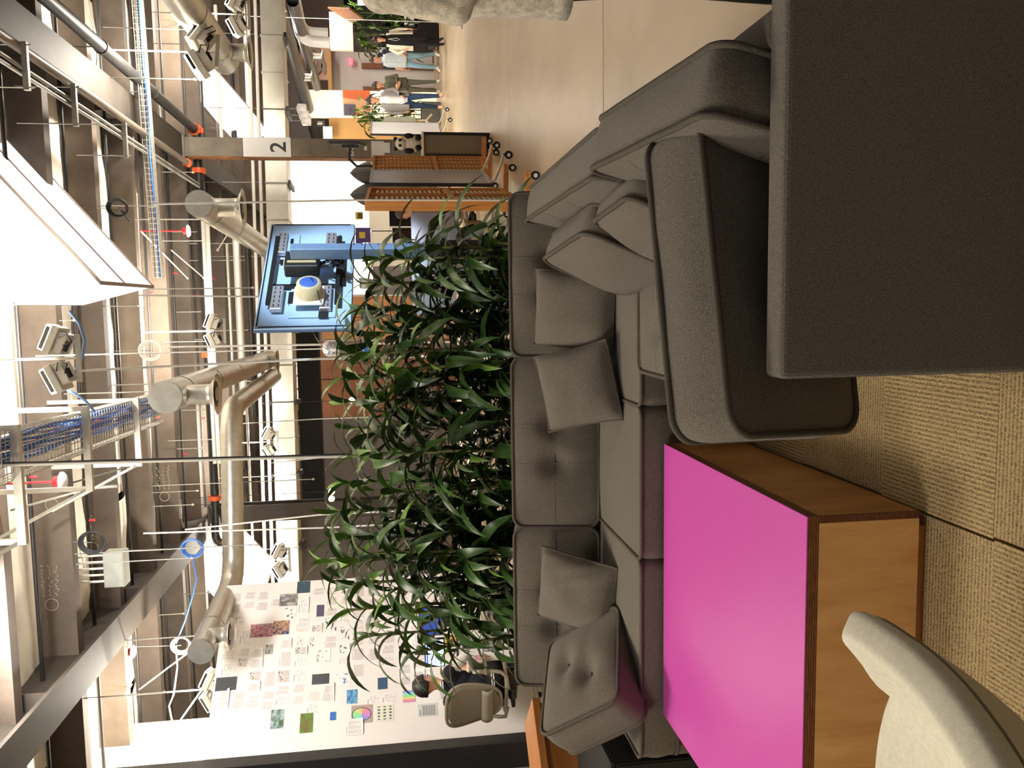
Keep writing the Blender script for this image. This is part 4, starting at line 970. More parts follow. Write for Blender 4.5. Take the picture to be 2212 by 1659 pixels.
light_box('sloping light box hung over the seats, above the edge of the picture', -1.4, .6, 2.2, 3.75, 1.6, (.4,), trim=False)
# ------------------------------------------------------------------ flood lamps
LENS = mat('flood_lens', lin(255, 250, 240), .3, emit=(1, .9, .74), es=14)
GREYC = mat('pale_grey_casting', lin(206, 202, 192), .45, var=.03)
def flood(label, p, tilts, rz=0.0, s=1.0, energy=60, aim=None):
    th = thing('flood_lamp', label, 'lamp', p, (0, 0, rz), group='twin flood lamps')
    for k, (dx, tl_) in enumerate(tilts):
        T = Matrix.Translation((dx * s, 0, 0)) @ Euler((R(-12), R(tl_), 0)).to_matrix().to_4x4()
        hd = MB().box((-.105 * s, -.075 * s, -.03 * s), (.105 * s, .075 * s, .028 * s), 0, T).build('housing', GREYC, th, bevel=.006)
        MB().box((-.098 * s, -.07 * s, .028 * s), (.098 * s, .07 * s, .075 * s), 0, T).build('lens', LENS, th, bevel=.01)
        MB().box((-.085 * s, -.079 * s, .032 * s), (.085 * s, -.071 * s, .06 * s), 0, T).build('visor', BLKP, th)
        MB().box((-.07 * s, -.06 * s, -.10 * s), (.08 * s, .06 * s, -.03 * s), 0, T).build('driver_box', GREYC, th, bevel=.005)
        MB().tube([T @ Vector((-.04 * s, -.03 * s, -.10 * s)), T @ Vector((.03 * s, -.03 * s, -.105 * s))], .022 * s, 10).build('cable_gland', BLKP, th)
        MB().tube([T @ Vector(q) for q in ((.04 * s, -.07 * s, -.05 * s), (.09 * s, -.08 * s, -.10 * s), (.05 * s, -.08 * s, -.16 * s), (.0, -.07 * s, -.10 * s))], .006 * s, 6).build('loop_cable', BLKP, th)
        l = lamp('flood_light', 'AREA', (0, 0, 0), energy, size=.16 * s, color=(1, .92, .80)); l.parent = th
        l.matrix_local = T @ Matrix.Translation((0, 0, .085 * s)) @ Euler((R(180), 0, 0)).to_matrix().to_4x4()
    x = [t[0] * s for t in tilts]
    MB().box((min(x) - .04, -.015, -.16 * s), (max(x) + .04, .015, -.13 * s)).build('bracket', GREYC, th)
    jy = min(JY, key=lambda q: abs(q + .05 - p[1])) + .05 - p[1]; c_, s_ = math.cos(rz), math.sin(rz); zt_ = 4.34 - p[2]
    MB().tube([(sum(x) / len(x), .02, -.15 * s), (sum(x) / len(x), .02, zt_ - .03), (s_ * jy, c_ * jy, zt_ - .03), (s_ * jy, c_ * jy, zt_ + .012)], .009, 6).build('stem', WHITE, th)
    return th
FE = 60
flood('twin flood lamp nearest the big light box, with loops of black cable', py(124, 775, 6.45), ((-.135, -24), (.135, 24)), energy=FE)
flood('twin flood lamp above the television between thin hanging cables', py(460, 715, 10.6), ((-.12, -22), (.12, 22)), s=.95, energy=FE)
flood('twin flood lamp just above the rectangular duct over the leaves', py(580, 955, 13.6), ((-.14, -30), (.14, 30)), s=1.0, energy=FE)
flood('twin flood lamp against the pale duct at the upper right', py(432, 110, 9.2), ((-.14, -28), (.14, 28)), rz=R(25), s=1.2, energy=FE)
flood('twin flood lamp behind the disc end of the left spiral duct', py(455, 1490, 8.9), ((-.11, -26), (.11, 26)), s=1.0, energy=FE)
flood('twin flood lamp between the left light box and the papered board', py(603, 1210, 13.0), ((-.14, -28), (.14, 28)), s=1.1, energy=FE)
flood('twin flood lamp at the far upper right edge near the dark ducts', py(510, 30, 12.4), ((-.14, -26), (.14, 26)), s=1.2, energy=FE)
# ------------------------------------------------------------------ hanging cables
def drop(label, q0, q1, Y, r=.009, m=CORD, black=False, floor_=.03):
    a, b = py(*q0, Y), py(*q1, Y); th = thing('hanging_cable', label, 'cable', b); t = a - b
    b2 = Vector((0, 0, -(b.z - floor_))) if b.z > floor_ else Vector((0, 0, -.05))
    MB().tube([t, t * .5, (0, 0, 0), b2], r, 8).build('cable', m, th)
    if black: MB().tube([t + Vector((.0125, .004, 0)), t * .5 + Vector((.0125, .004, 0)), Vector((.0125, .004, 0)), b2 + Vector((.012, .004, 0))], r * .5, 6).build('black_cable', BLKP, th)
    return th
drop('thick pale hanging cable with a black line along it, in front of the leaves', (-5, 1005), (770, 985), 5.3, .0095, black=True)
drop('pale hanging cable just left of the round duct end disc', (172, 801), (690, 775), 6.4, .009)
drop('pale hanging cable between the television and the round duct', (364, 750), (712, 744), 8.0, .010)
drop('thin pale cable dropping to the upper left corner of the television', (300, 638), (556, 641), 7.0, .007)
drop('pale hanging cable right of the television passing the wide disc diffuser', (330, 441), (795, 432), 7.6, .0085)
drop('thin hanging cable in front of the brown column, leaning', (400, 1144), (690, 1112), 7.5, .0075)
drop('thin straight hanging cable just left of the brown column', (310, 1152), (700, 1140), 7.2, .0075)
for k, (q0, q1, Y, lab) in enumerate((((540, 35), (762, 42), 17.0, 'thin pale cable beside the far white duct'), ((585, 1000), (700, 988), 12.0, 'thin wire behind the thick pale cable'), ((525, 915), (690, 905), 12.0, 'thin wire over the leaves, right of the far twin lamp'))):
    drop(lab, q0, q1, Y, .007)
# thin rods from deck to services
rods = [((60, 690), (165, 692)), ((253, 660), (304, 661)), ((300, 975), (440, 968)), ((145, 905), (250, 901)), ((170, 1100), (420, 1090)), ((300, 1210), (420, 1205)), ((280, 380), (420, 372)), ((235, 450), (340, 445)), ((365, 735), (440, 733)), ((330, 1330), (400, 1325)), ((290, 1500), (360, 1495)), ((350, 100), (420, 96)), ((340, 175), (425, 172)), ((300, 30), (380, 28)), ((360, 1065), (430, 1060)), ((270, 850), (330, 846)), ((380, 1290), (455, 1280)), ((470, 620), (550, 622)), ((460, 560), (540, 562)), ((560, 1040), (680, 1035)), ((480, 1180), (560, 1176))]
RODW = ['between the big light box and the nearest flood lamp', 'beside the lower corner of the big light box', 'above the disc end of the round duct', 'by the second flood lamp head over the basket', 'left of the white and red strobe under the basket', 'left of the grey junction box', 'right of the pale cable passing the disc diffuser', 'in front of the dark coil right of the light box', 'above the far twin flood lamp over the television', 'beside the glowing coil left of the spiral duct', 'over the white side wall end', 'beside the crossing basket at the upper right', 'by the strut hangers of the twin conduits', 'at the upper right edge by the pale duct', 'above the orange cap near the left girder', 'just right of the round duct end disc', 'beside the tail of the blue coil', 'just over the upper edge of the television', 'between the disc diffuser and the television', 'over the leaves left of the thick pale cable', 'beside the brown column, left of it']
for k, (q0, q1) in enumerate(rods):
    Y = JY[3 + (k * 3) % 5] + .05
    if k == 2: Y = JY[6] + .05
    for jj in range(8, 1, -1):
        if py(*q1, Y).z > 4.3: Y = JY[jj] + .05
    b = py(*q1, Y); top = max(4.36, b.z + .15)
    th = thing('threaded_rod', f'thin steel rod hanging from the roof deck at {b.x:+.1f} metres across, {Y:.1f} metres away', 'rod', (b.x, Y, b.z), group='thin rods hanging from the roof')
    th['label'] = 'thin steel hanger rod ' + RODW[k]
    MB().tube([(0, 0, 0), (0, 0, top - b.z)], .006, 6).build('rod', STEELD, th); MB().tube([(0, 0, .01), (0, 0, .03)], .013, 6).build('nut', STEEL, th)
# diagonal sway braces
for k, (q0, q1, Y0_, Y1_, lab) in enumerate((((305, 500), (405, 601), 10.6, 12.2, 'thin brace cable running down to the black crossing pipe'), ((300, 1490), (452, 1375), 8.4, 8.9, 'thin white brace by the left duct, sloping'), ((330, 1640), (450, 1470), 8.6, 9.2, 'thin white brace sloping to the left flood lamp'), ((370, 540), (440, 600), 11.0, 11.6, 'strut brace sloping down to the channel above the television'), ((520, 460), (470, 540), 12.2, 12.6, 'slanted brace behind the disc diffuser'))):
    a, b = py(*q0, Y0_), py(*q1, Y1_); th = thing('sway_brace', lab, 'brace', a); MB().tube([(0, 0, 0), b - a], .009, 6).build('rod', CORD if k < 3 else STEEL, th); MB().ball((b - a), .02, 8).build('end_fitting', STEEL, th)
# junction box with its conduits
p = py(252, 1226, 8.4); th = thing('junction_box', 'grey junction box fed by five bent conduits beside the left girder', 'box', p)
BOXG = mat('grey_enclosure', lin(164, 166, 156), .5, var=.03)
MB().box((-.17, -.09, -.095), (.17, .09, .095)).build('enclosure', BOXG, th, bevel=.006)
MB().box((-.155, -.096, -.085), (.155, -.09, .085)).build('cover', BOXG, th, bevel=.003)
for k in range(5):
    x = -.13 + .065 * k; MB().tube(rounded([(x, 0, .09), (x, 0, .3), (x + .05 * (2 - k) * .4, .0, .52)] if k != 4 else [(x, 0, .09), (x, 0, .2), (x - .02, 0, .50)], .06), .011, 8).build('conduit', CORD, th)
MB().tube([(.1, 0, -.09), (.1, 0, -.01)], .012, 8).build('conduit', CORD, th)
p = py(255, 1050, 7.9); pipe('grey conduit dropping towards the junction box', [p, p + Vector((0, 0, .02)), (p.x - .02, p.y, HZ)], .016, STEELD, 'conduit', 'conduit')
def strobe(label, q, Y):
    p = py(*q, Y); th = thing('alarm_strobe', label, 'alarm', p, group='alarm strobes')
    MB().lathe([(0, -.03), (.06, -.028), (.075, -.012), (.075, .0), (.05, .006)], 24).build('lens', WHITEP, th); MB().lathe([(.042, .0), (.042, .05), (0, .05)], 18).build('red_base', RED, th); MB().tube([(0, 0, .05), (0, 0, HZ - p.z)], .009, 6).build('red_conduit', RED, th)
strobe('white and red alarm strobe under the blue cable basket', (132, 1040), 6.8); strobe('white and red alarm strobe left of the coiled cables', (285, 1408), 9.3); strobe('white and red alarm strobe over the television', (405, 499), 10.8)
def coil(label, q, Y, r, m, tail=None, tilt=.2):
    Y = min(JY, key=lambda j: abs(j - Y)) - .045; p = py(*q, Y); th = thing('cable_coil', label, 'cable', p, (R(90), tilt, 0))
    up = Euler((R(90), tilt, 0)).to_matrix().inverted() @ Vector((0, .06, max(.03, 4.37 - p.z))); MB().tube([(0, 0, 0), up], .004, 5).build('tie_wire', STEELD, th)
    for k in range(4): MB().tube([(math.cos(2 * math.pi * i / 28) * (r + .006 * k), math.sin(2 * math.pi * i / 28) * (r + .008 * k) * 1.05, .012 * (k - 2)) for i in range(28)], .008, 6, closed=True).build('turn', m, th)
    if tail:
        o = thing('tail_anchor', None, None); bpy.data.objects.remove(o)
        W_ = [py(*t, Y) - p for t in tail]; Ti = Euler((R(90), tilt, 0)).to_matrix().inverted(); MB().tube([Ti @ w_ for w_ in W_], .009, 6).build('tail', m, th)
coil('blue coil of network cable hanging by the brown column', (416, 1184), 9.2, .085, BLUEC, [(415, 1200), (425, 1250), (415, 1290), (400, 1340), (380, 1390)])
coil('pale glowing coil of cable left of the spiral duct', (391, 1394), 8.8, .075, CORD, [(380, 1395), (383, 1440), (375, 1500), (365, 1525), (372, 1560)])
coil('black coil of cable in front of the left girder', (199, 1172), 7.6, .085, BLKP); coil('dark coil of cable hung below a joist right of the big light box', (254, 449), 8.6, .075, BLKP, [(262, 455), (282, 480)]); coil('white and black coil of cable hung over the flood lamps', (325, 757), 9.6, .085, CORD)
p0 = [py(*q, 6.55) for q in ((150, 672), (172, 700), (183, 735), (178, 775), (163, 800))]; th = thing('network_cable', 'pale blue cable arching past the nearest flood lamps', 'cable', p0[0]); MB().tube([p - p0[0] for p in p0], .012, 8).build('cable', mat('pale_blue_cable', lin(120, 156, 206), .5), th)
p0 = [py(*q, 6.55) for q in ((145, 842), (165, 852), (185, 866), (205, 890))]; th = thing('network_cable', 'pale blue cable sloping from the flood lamps down to the cable basket', 'cable', p0[0]); MB().tube([p - p0[0] for p in p0], .010, 8).build('cable', MATS['pale_blue_cable'], th)
# chalk notes on the joists
CHALK = mat('chalk', lin(176, 166, 148), .9)
for k, (q, Y, lines) in enumerate((((106, 1258), 7.88, 3), ((352, 1035), 10.34, 3), ((195, 1140), 9.09, 2), ((106, 1040), 7.88, 0))):
    p = py(*q, Y); mb = MB(); r2 = random.Random(k + 3)
    for l in range(lines):
        x = -.14
        while x < .14:
            z = .06 - .06 * l; x2 = x + r2.uniform(.015, .035); mb.tube([(x, 0, z), ((x + x2) / 2, 0, z + r2.uniform(-.02, .025)), (x2, 0, z + r2.uniform(-.01, .02))], .0025, 4); x = x2 + .012
    mb.tube([(math.cos(2 * math.pi * i / 24) * .055 - .22, 0, math.sin(2 * math.pi * i / 24) * .055) for i in range(24)], .0025, 4, closed=True)
    j = [o for o in bpy.data.objects if o.name.startswith('ceiling_joist')]
    tgt = min(j, key=lambda o: abs(JY[j.index(o)] - Y - .04)); o = mb.build('chalk_scribble', CHALK, tgt, loc=(p.x, Y + .025, p.z)); o['kind'] = 'stuff'
# ------------------------------------------------------------------ people
SKIN = mat('skin', lin(222, 166, 134), .55, var=.05, vs_=20)
HAIRB = mat('black_hair', lin(28, 22, 20), .5, var=.3, vs_=50, stretch=(1, 1, .2))
HAIRBR = mat('dark_brown_hair', lin(56, 40, 32), .5, var=.3, vs_=50, stretch=(1, 1, .2))
EYE_M = mat('eye_dark', lin(30, 20, 18), .3)
LIP = mat('lip', lin(176, 98, 88), .5)
SHOE = mat('pale_trainer', lin(222, 214, 198), .6, var=.08)
dg_clean = []
STAND = dict(pelvis=(0, 0, .96), waist=(0, .0, 1.12), chest=(0, .01, 1.30), neck=(0, .0, 1.47), chin=(0, .045, 1.535), head=(0, .03, 1.635),
             shL=(-.175, 0, 1.40), elL=(-.235, -.03, 1.13), wrL=(-.235, .04, .90), shR=(.175, 0, 1.40), elR=(.235, -.03, 1.13), wrR=(.235, .04, .90),
             hipL=(-.085, 0, .92), knL=(-.095, .02, .50), anL=(-.10, -.03, .09), toL=(-.115, .13, .035), hipR=(.085, 0, .92), knR=(.095, .02, .50), anR=(.10, -.03, .09), toR=(.115, .13, .035))
def person(label, loc, rz, scale=1.0, pose=None, cols=None, hair='short', hairm=None, shoem=None, vox=.014, slim=1.0, extra=None, group=None):
    J = dict(STAND); J.update(pose or {}); J = {k: Vector(v) for k, v in J.items() if isinstance(v, tuple)}
    th = thing('person', label, 'person', loc, (0, 0, rz), group); th.scale = (scale, scale, scale)
    B = []   # (a, b, ra, rb, region)
    def bone(a, b, ra, rb, reg): B.append((J[a], J[b], ra * slim, rb * slim, reg))
    bone('neck', 'chin', .054, .05, 'skin')
    for s in 'LR':
        bone('chest', 'sh' + s, .09, .068, 'top'); bone('sh' + s, 'el' + s, .058, .047, 'sleeve'); bone('el' + s, 'wr' + s, .044, .031, 'fore')
        bone('pelvis', 'hip' + s, .11, .098, 'legs'); bone('hip' + s, 'kn' + s, .092, .062, 'legs'); bone('kn' + s, 'an' + s, .060, .042, 'legs')
        bone('an' + s, 'to' + s, .042, .034, 'shoe')
        heel = J['an' + s] + (J['an' + s] - J['to' + s]).normalized() * .03; B.append((J['an' + s] - Vector((0, 0, .03)), heel - Vector((0, 0, .04)), .036, .034, 'shoe'))
    bone('pelvis', 'waist', .125, .12, 'top'); bone('waist', 'chest', .12, .128, 'top'); bone('chest', 'neck', .10, .058, 'top')
    mb = MB()
    for a, b, ra, rb, reg in B:
        n = 5; pts = [a + (b - a) * k / n for k in range(n + 1)]
        mb.tube(pts, [ra + (rb - ra) * k / n for k in range(n + 1)], 14); mb.ball(a, ra, 12); mb.ball(b, rb, 12)
    # trunk is wider than deep
    up = (J['chest'] - J['pelvis']).normalized(); hd = J['head']
    sh = (J['shR'] - J['shL']).normalized(); fw = sh.cross(up) * -1
    def frame(o): return frame_from(sh, up.cross(sh) if up.cross(sh).length > 0 else (0, 1, 0), o)
    T = frame(J['chest']); mb.ball((0, 0, 0), (.175 * slim, .115 * slim, .15), 16, 0, T); T = frame(J['waist']); mb.ball((0, 0, 0), (.15 * slim, .108 * slim, .15), 16, 0, T); T = frame(J['pelvis']); mb.ball((0, 0, 0), (.165 * slim, .118 * slim, .12), 16, 0, T)
    fd = (J['chin'] - J['neck']); fdir = Vector((J['chin'].x - J['head'].x, J['chin'].y - J['head'].y, 0))
    hz = (J['head'] - J['chin']); yaw_ = pose.get('look', 0) if pose else 0
    Hm = Matrix.Translation(hd) @ Euler((R(pose.get('nod', 0)) if pose else 0, 0, R(yaw_))).to_matrix().to_4x4()
    mb.ball((0, 0, .02), (.076, .096, .10), 18, 0, Hm); mb.ball((0, .022, -.065), (.058, .068, .062), 16, 0, Hm)     # skull, jaw
    mb.ball((0, .098, -.022), (.013, .020, .022), 10, 0, Hm); mb.ball((0, .104, -.034), (.015, .013, .011), 10, 0, Hm)
    for s in (-1, 1): mb.ball((s * .078, -.005, -.015), (.011, .02, .03), 10, 0, Hm)
    src = mb.build('tmp_body', SKIN); rm = src.modifiers.new('r', 'REMESH'); rm.mode = 'VOXEL'; rm.voxel_size = vox; rm.use_smooth_shade = True
    sm_ = src.modifiers.new('s', 'SMOOTH'); sm_.iterations = 4; sm_.factor = .5
    bpy.context.view_layer.update(); dg = bpy.context.evaluated_depsgraph_get(); ev = src.evaluated_get(dg)
    me = bpy.data.meshes.new_from_object(ev); old = src.data; bpy.data.objects.remove(src); bpy.data.meshes.remove(old); me.name = 'body'
    cols = cols or {}; keys = list(cols.keys()); me.materials.clear()
    regs = ['skin', 'top', 'sleeve', 'fore', 'legs', 'shoe', 'front']; mm = [cols.get(k) or SKIN for k in regs]
    if 'shoe' not in cols: mm[5] = shoem or SHOE
    for k in mm: me.materials.append(k)
    shz = J['neck'].z - .02; mi = []; Hinv = Hm.inverted()
    for p in me.polygons:
        c = p.center; best = 9e9; br = 'skin'
        for a, b, ra, rb, reg in B:
            ab = b - a; t = max(0, min(1, (c - a).dot(ab) / max(1e-9, ab.dot(ab)))); dd = (c - (a + ab * t)).length - (ra + (rb - ra) * t)
            if dd < best: best, br = dd, reg
        hc = Hinv @ c
        if abs(hc.x) < .1 and abs(hc.y) < .13 and -.14 < hc.z < .14 and c.z > J['neck'].z - .01 or (br == 'skin'): br = 'skin'
        if br == 'top' and 'front' in cols:
            q = frame(J['chest']).inverted() @ c
            if abs(q.x) < .062 and fw.dot(c - J['chest']) > 0: br = 'front'
        mi.append(regs.index(br))
    me.polygons.foreach_set('material_index', mi); me.polygons.foreach_set('use_smooth', [True] * len(me.polygons)); me.update()
    # hands: palm, four unequal fingers and a side thumb
    hb = MB()
    for s, sg in (('L', -1), ('R', 1)):
        d = (J['wr' + s] - J['el' + s]).normalized(); side = Vector((-sg, 0, 0)); side = (side - d * side.dot(d)).normalized(); nn = d.cross(side)
        T = Matrix((side, nn, d)).transposed().to_4x4(); T.translation = J['wr' + s] + d * .05
        hb.ball((0, 0, 0), (.017, .038, .05), 12, 0, T); f0 = T
        for k, (yy, ln) in enumerate(((-.028, .062), (-.009, .075), (.010, .07), (.028, .055))):
            hb.tube([f0 @ Vector((0, yy, .03)), f0 @ Vector((.004, yy, .03 + ln * .55)), f0 @ Vector((.018, yy, .03 + ln * .9)), f0 @ Vector((.03, yy, .03 + ln))], [.0095, .009, .008, .006], 7)
        hb.tube([f0 @ Vector((.002, .03 * 1, -.02)), f0 @ Vector((.012, .055, .012)), f0 @ Vector((.02, .06, .045))], [.012, .011, .008], 7)
    hm_ = hb.mesh('hand', [SKIN]); bm = bmesh.new(); bm.from_mesh(me); n0 = len(bm.faces); bm.from_mesh(hm_); bm.faces.ensure_lookup_table()
    for f in bm.faces[n0:]: f.material_index = 0; f.smooth = True
    bm.to_mesh(me); bm.free(); bpy.data.meshes.remove(hm_)
    bo = bpy.data.objects.new('body', me); COL.objects.link(bo); bo.parent = th
    for s in (-1, 1): MB().ball((s * .03, .092, .0), (.011, .008, .006), 10, 0, Hm).build('eye', EYE_M, th); MB().tube([Hm @ Vector((s * .045, .086, .022)), Hm @ Vector((s * .018, .099, .026))], .0045, 6).build('eyebrow', hairm or HAIRB, th)
    MB().tube([Hm @ Vector((-.022, .086, -.066)), Hm @ Vector((0, .094, -.064)), Hm @ Vector((.022, .086, -.066))], .0055, 6).build('mouth', LIP, th)
    # hair
    def hp(u, v, ext=0.0):
        th_ = math.pi * v * .62; ph = 2 * math.pi * u; x, y, z = math.sin(th_) * math.cos(ph), math.sin(th_) * math.sin(ph), math.cos(th_)
        fr = max(0, y); cut = 1.0
        zz = z if not (y > .2 and z < .25) else .25 + (z - .25) * .2
        k = 1 + .05 * noise.noise((x * 4, y * 4, z * 4)); return Hm @ Vector((x * .088 * k, (y * .107 - .006) * k, .025 + zz * .116 * k))
    hbm = MB(); hbm.grid(lambda u, v: hp(u, v), 28, 12)
    if hair == 'long':
        hbm.grid(lambda u, v: Hm @ Vector((math.cos(math.pi * (1 + u)) * (.095 + .02 * math.sin(v * 3)), math.sin(math.pi * (1 + u)) * .10 - .01 + .03 * (1 - v) * 0, .03 - .34 * v)), 16, 10)
        for s in (-1, 1): hbm.grid(lambda u, v, s=s: Hm @ Vector((s * (.082 + .018 * v + .01 * math.sin(u * 6)), -.03 + .09 * u * (1 - .3 * v), .05 - .33 * v)), 6, 8)
    if hair == 'bun': hbm.ball((0, -.08, .10), .045, 12, 0, Hm)
    hbm.build('hair', hairm or HAIRB, th, solid=.012)
    if extra: extra(th, J, Hm)
    return th
def shell_cloth(th, name, m, z0, z1, rx, ry, gap=0.0, flare=.0, yc=0.0, jig=.012, tops=.8):
    """A garment hung round the trunk as an open or closed elliptical sleeve."""
    def f(u, v):
        a = R(90) + R(gap) + (2 * math.pi - 2 * R(gap)) * u; z = z0 + (z1 - z0) * v; s = (1 + flare * (1 - v)) * (1 if v < .75 else 1 - (1 - tops) * ((v - .75) / .25) ** 2)
        w_ = 1 + jig * 3 * noise.noise((math.cos(a) * 2, math.sin(a) * 2, z * 5))
        return (math.cos(a) * rx * s * w_, yc + math.sin(a) * ry * s * w_, z)
    return MB().grid(f, 40, 16).build(name, m, th, solid=.012)
cl = lambda n, c, **k: mat(n, lin(*c), .9, var=.12, vs_=26, bump=.1, bs=60, **k)
GREYJ = cl('grey_knit_jacket', (150, 146, 146)); WHT = cl('white_shirt_cloth', (244, 244, 242)); JEAN = cl('dark_blue_denim', (44, 66, 98)); OLIVE = cl('olive_cloth', (92, 92, 74)); OLIVEP = cl('dusty_olive_cloth', (104, 106, 88)); LJEAN = cl('pale_blue_denim', (136, 172, 190)); DENJ = cl('dark_jacket_cloth', (44, 46, 52)); NAVY = cl('navy_cloth', (22, 24, 36)); BLKC = cl('black_cloth', (20, 19, 20)); CREAMC = cl('cream_cardigan_knit', (236, 228, 208)); SHIRTB = cl('pale_blue_shirt', (196, 208, 214)); DSHIRT = cl('dim_grey_shirt', (150, 148, 146)); TAN_SHOE = mat('tan_shoe', lin(206, 164, 126), .6)
STRIDE = dict(knL=(-.09, .16, .52), anL=(-.10, .20, .10), toL=(-.12, .36, .05), knR=(.09, -.02, .50), anR=(.09, -.22, .13), toR=(.10, -.07, .04), elR=(.25, -.10, 1.15), wrR=(.25, -.02, .93), elL=(-.25, .02, 1.14), wrL=(-.20, .14, .97))
STRIDE2 = {**STRIDE, 'knL': (-.09, -.02, .50), 'anL': (-.09, -.22, .13), 'toL': (-.10, -.07, .04), 'knR': (.09, .16, .52), 'anR': (.10, .20, .10), 'toR': (.12, .36, .05)}
def facing(p, turn=0): return math.atan2(0 - p.y, 0 - p.x) - R(90) + R(turn)
def height_at(q_top, p): return py(*q_top, p.y).z
p = pz(960, 220); s = height_at((793, 204), p) / 1.745
def cup(th, J, Hm):
    shell_cloth(th, 'jacket', GREYJ, .80, 1.44, .205, .150, gap=24, flare=.08); MB().box((-.06, .135, .84), (.0, .14, .92)).build('pass_card', mat('white_card', lin(220, 228, 250), .4), th); MB().lathe([(.025, .0), (.032, .1), (.034, .1)], 12).build('dark_cup', BLKP, th, loc=(-.12, .22, .93))
person('person in an open grey jacket, white shirt and blue jeans walking with a dark cup', (p.x, p.y, 0), facing(p, 8), s, {**STRIDE, 'wrL': (-.10, .20, .98), 'look': 8}, dict(top=WHT, sleeve=GREYJ, fore=GREYJ, legs=JEAN), hairm=HAIRBR, shoem=TAN_SHOE, vox=.016, extra=cup)
p = pz(957, 187); s = height_at((808, 172), p) / 1.745
person('person in olive jacket and trousers, arms folded, behind the grey jacket', (p.x * (1 + .9 / p.y), p.y + .9, 0), facing(p, 0), s * 1.02, {'elL': (-.25, .06, 1.14), 'wrL': (-.04, .19, 1.14), 'elR': (.25, .06, 1.14), 'wrR': (.03, .20, 1.10), 'anL': (-.12, .05, .09), 'toL': (-.15, .2, .04)}, dict(top=OLIVE, sleeve=OLIVE, fore=OLIVE, legs=OLIVEP), hair='bun', vox=.017, slim=.94, extra=lambda th, J, Hm: shell_cloth(th, 'jacket', OLIVE, .88, 1.44, .19, .14, gap=14, flare=.06))
p = pz(953, 131); s = height_at((800, 130), p) / 1.745
person('person in pale blue jeans and a white shirt under an open dark jacket', (p.x, p.y, 0), facing(p, -20), s, {**STRIDE2, 'look': -18}, dict(top=DENJ, sleeve=DENJ, fore=SKIN, legs=LJEAN, front=SHIRTB), hairm=HAIRBR, vox=.016, extra=lambda th, J, Hm: shell_cloth(th, 'shirt', SHIRTB, .86, 1.43, .185, .135, flare=.06))
p = pz(950, 110); s = height_at((787, 106), p) / 1.745
person('person with dark hair and sunglasses walking a step behind the white shirt', (p.x * (1 + .8 / p.y), p.y + .8, 0), facing(p, -6), s, {**STRIDE}, dict(top=DENJ, sleeve=DENJ, fore=SKIN, legs=LJEAN, front=WHT), vox=.017, extra=lambda th, J, Hm: MB().box((-.065, .098, -.012), (.065, .106, .018), 0, Hm).build('sunglasses', BLKP, th))
p = pz(960, 91); s = height_at((808, 88), p) / 1.745
def dress(th, J, Hm):
    shell_cloth(th, 'dress', BLKC, .42, 1.40, .165, .13, flare=.25); shell_cloth(th, 'cardigan', CREAMC, .78, 1.44, .20, .145, gap=38, flare=.14)
    MB().tube([(.0, .15, 1.40), (.03, .16, 1.2), (0, .165, 1.1), (-.03, .16, 1.2), (0, .15, 1.40)], .005, 5).build('lanyard', WHITEP, th)
person('person with long black hair in a black dress and a cream cardigan', (p.x, p.y, 0), facing(p, 12), s, {**STRIDE2, 'elR': (.30, .02, 1.16), 'wrR': (.27, .16, 1.02), 'elL': (-.28, -.04, 1.14), 'wrL': (-.28, .02, .92)}, dict(top=BLKC, sleeve=CREAMC, fore=CREAMC, legs=BLKC, front=BLKC), hair='long', shoem=BLKC, vox=.016, slim=.94, extra=dress)
# the person cut off by the edge of the picture, by the side of the sofa
FUZZ = mat('grey_fuzzy_knit', lin(214, 203, 178), 1.0, var=.28, vs_=38, bump=.35, bs=240, sheen=.5, spec=.1)
DKT = mat('black_green_trousers', lin(36, 42, 38), .9, var=.2, vs_=80, bump=.2, bs=200)
person('person in fuzzy grey jumper and dark trousers, mostly outside the picture', (1.125, 2.72, 0), R(195), .98, {'elR': (.27, .06, 1.17), 'wrR': (.12, .22, 1.08), 'elL': (-.27, .06, 1.17), 'wrL': (-.12, .24, 1.10), 'knL': (-.10, .02, .50), 'anL': (-.11, -.03, .09)},
       dict(top=FUZZ, sleeve=FUZZ, fore=FUZZ, legs=DKT), shoem=BLKP, vox=.013, slim=1.04, extra=lambda th, J, Hm: shell_cloth(th, 'jumper', FUZZ, .80, 1.46, .225, .165, flare=.0, jig=.02, tops=.7))
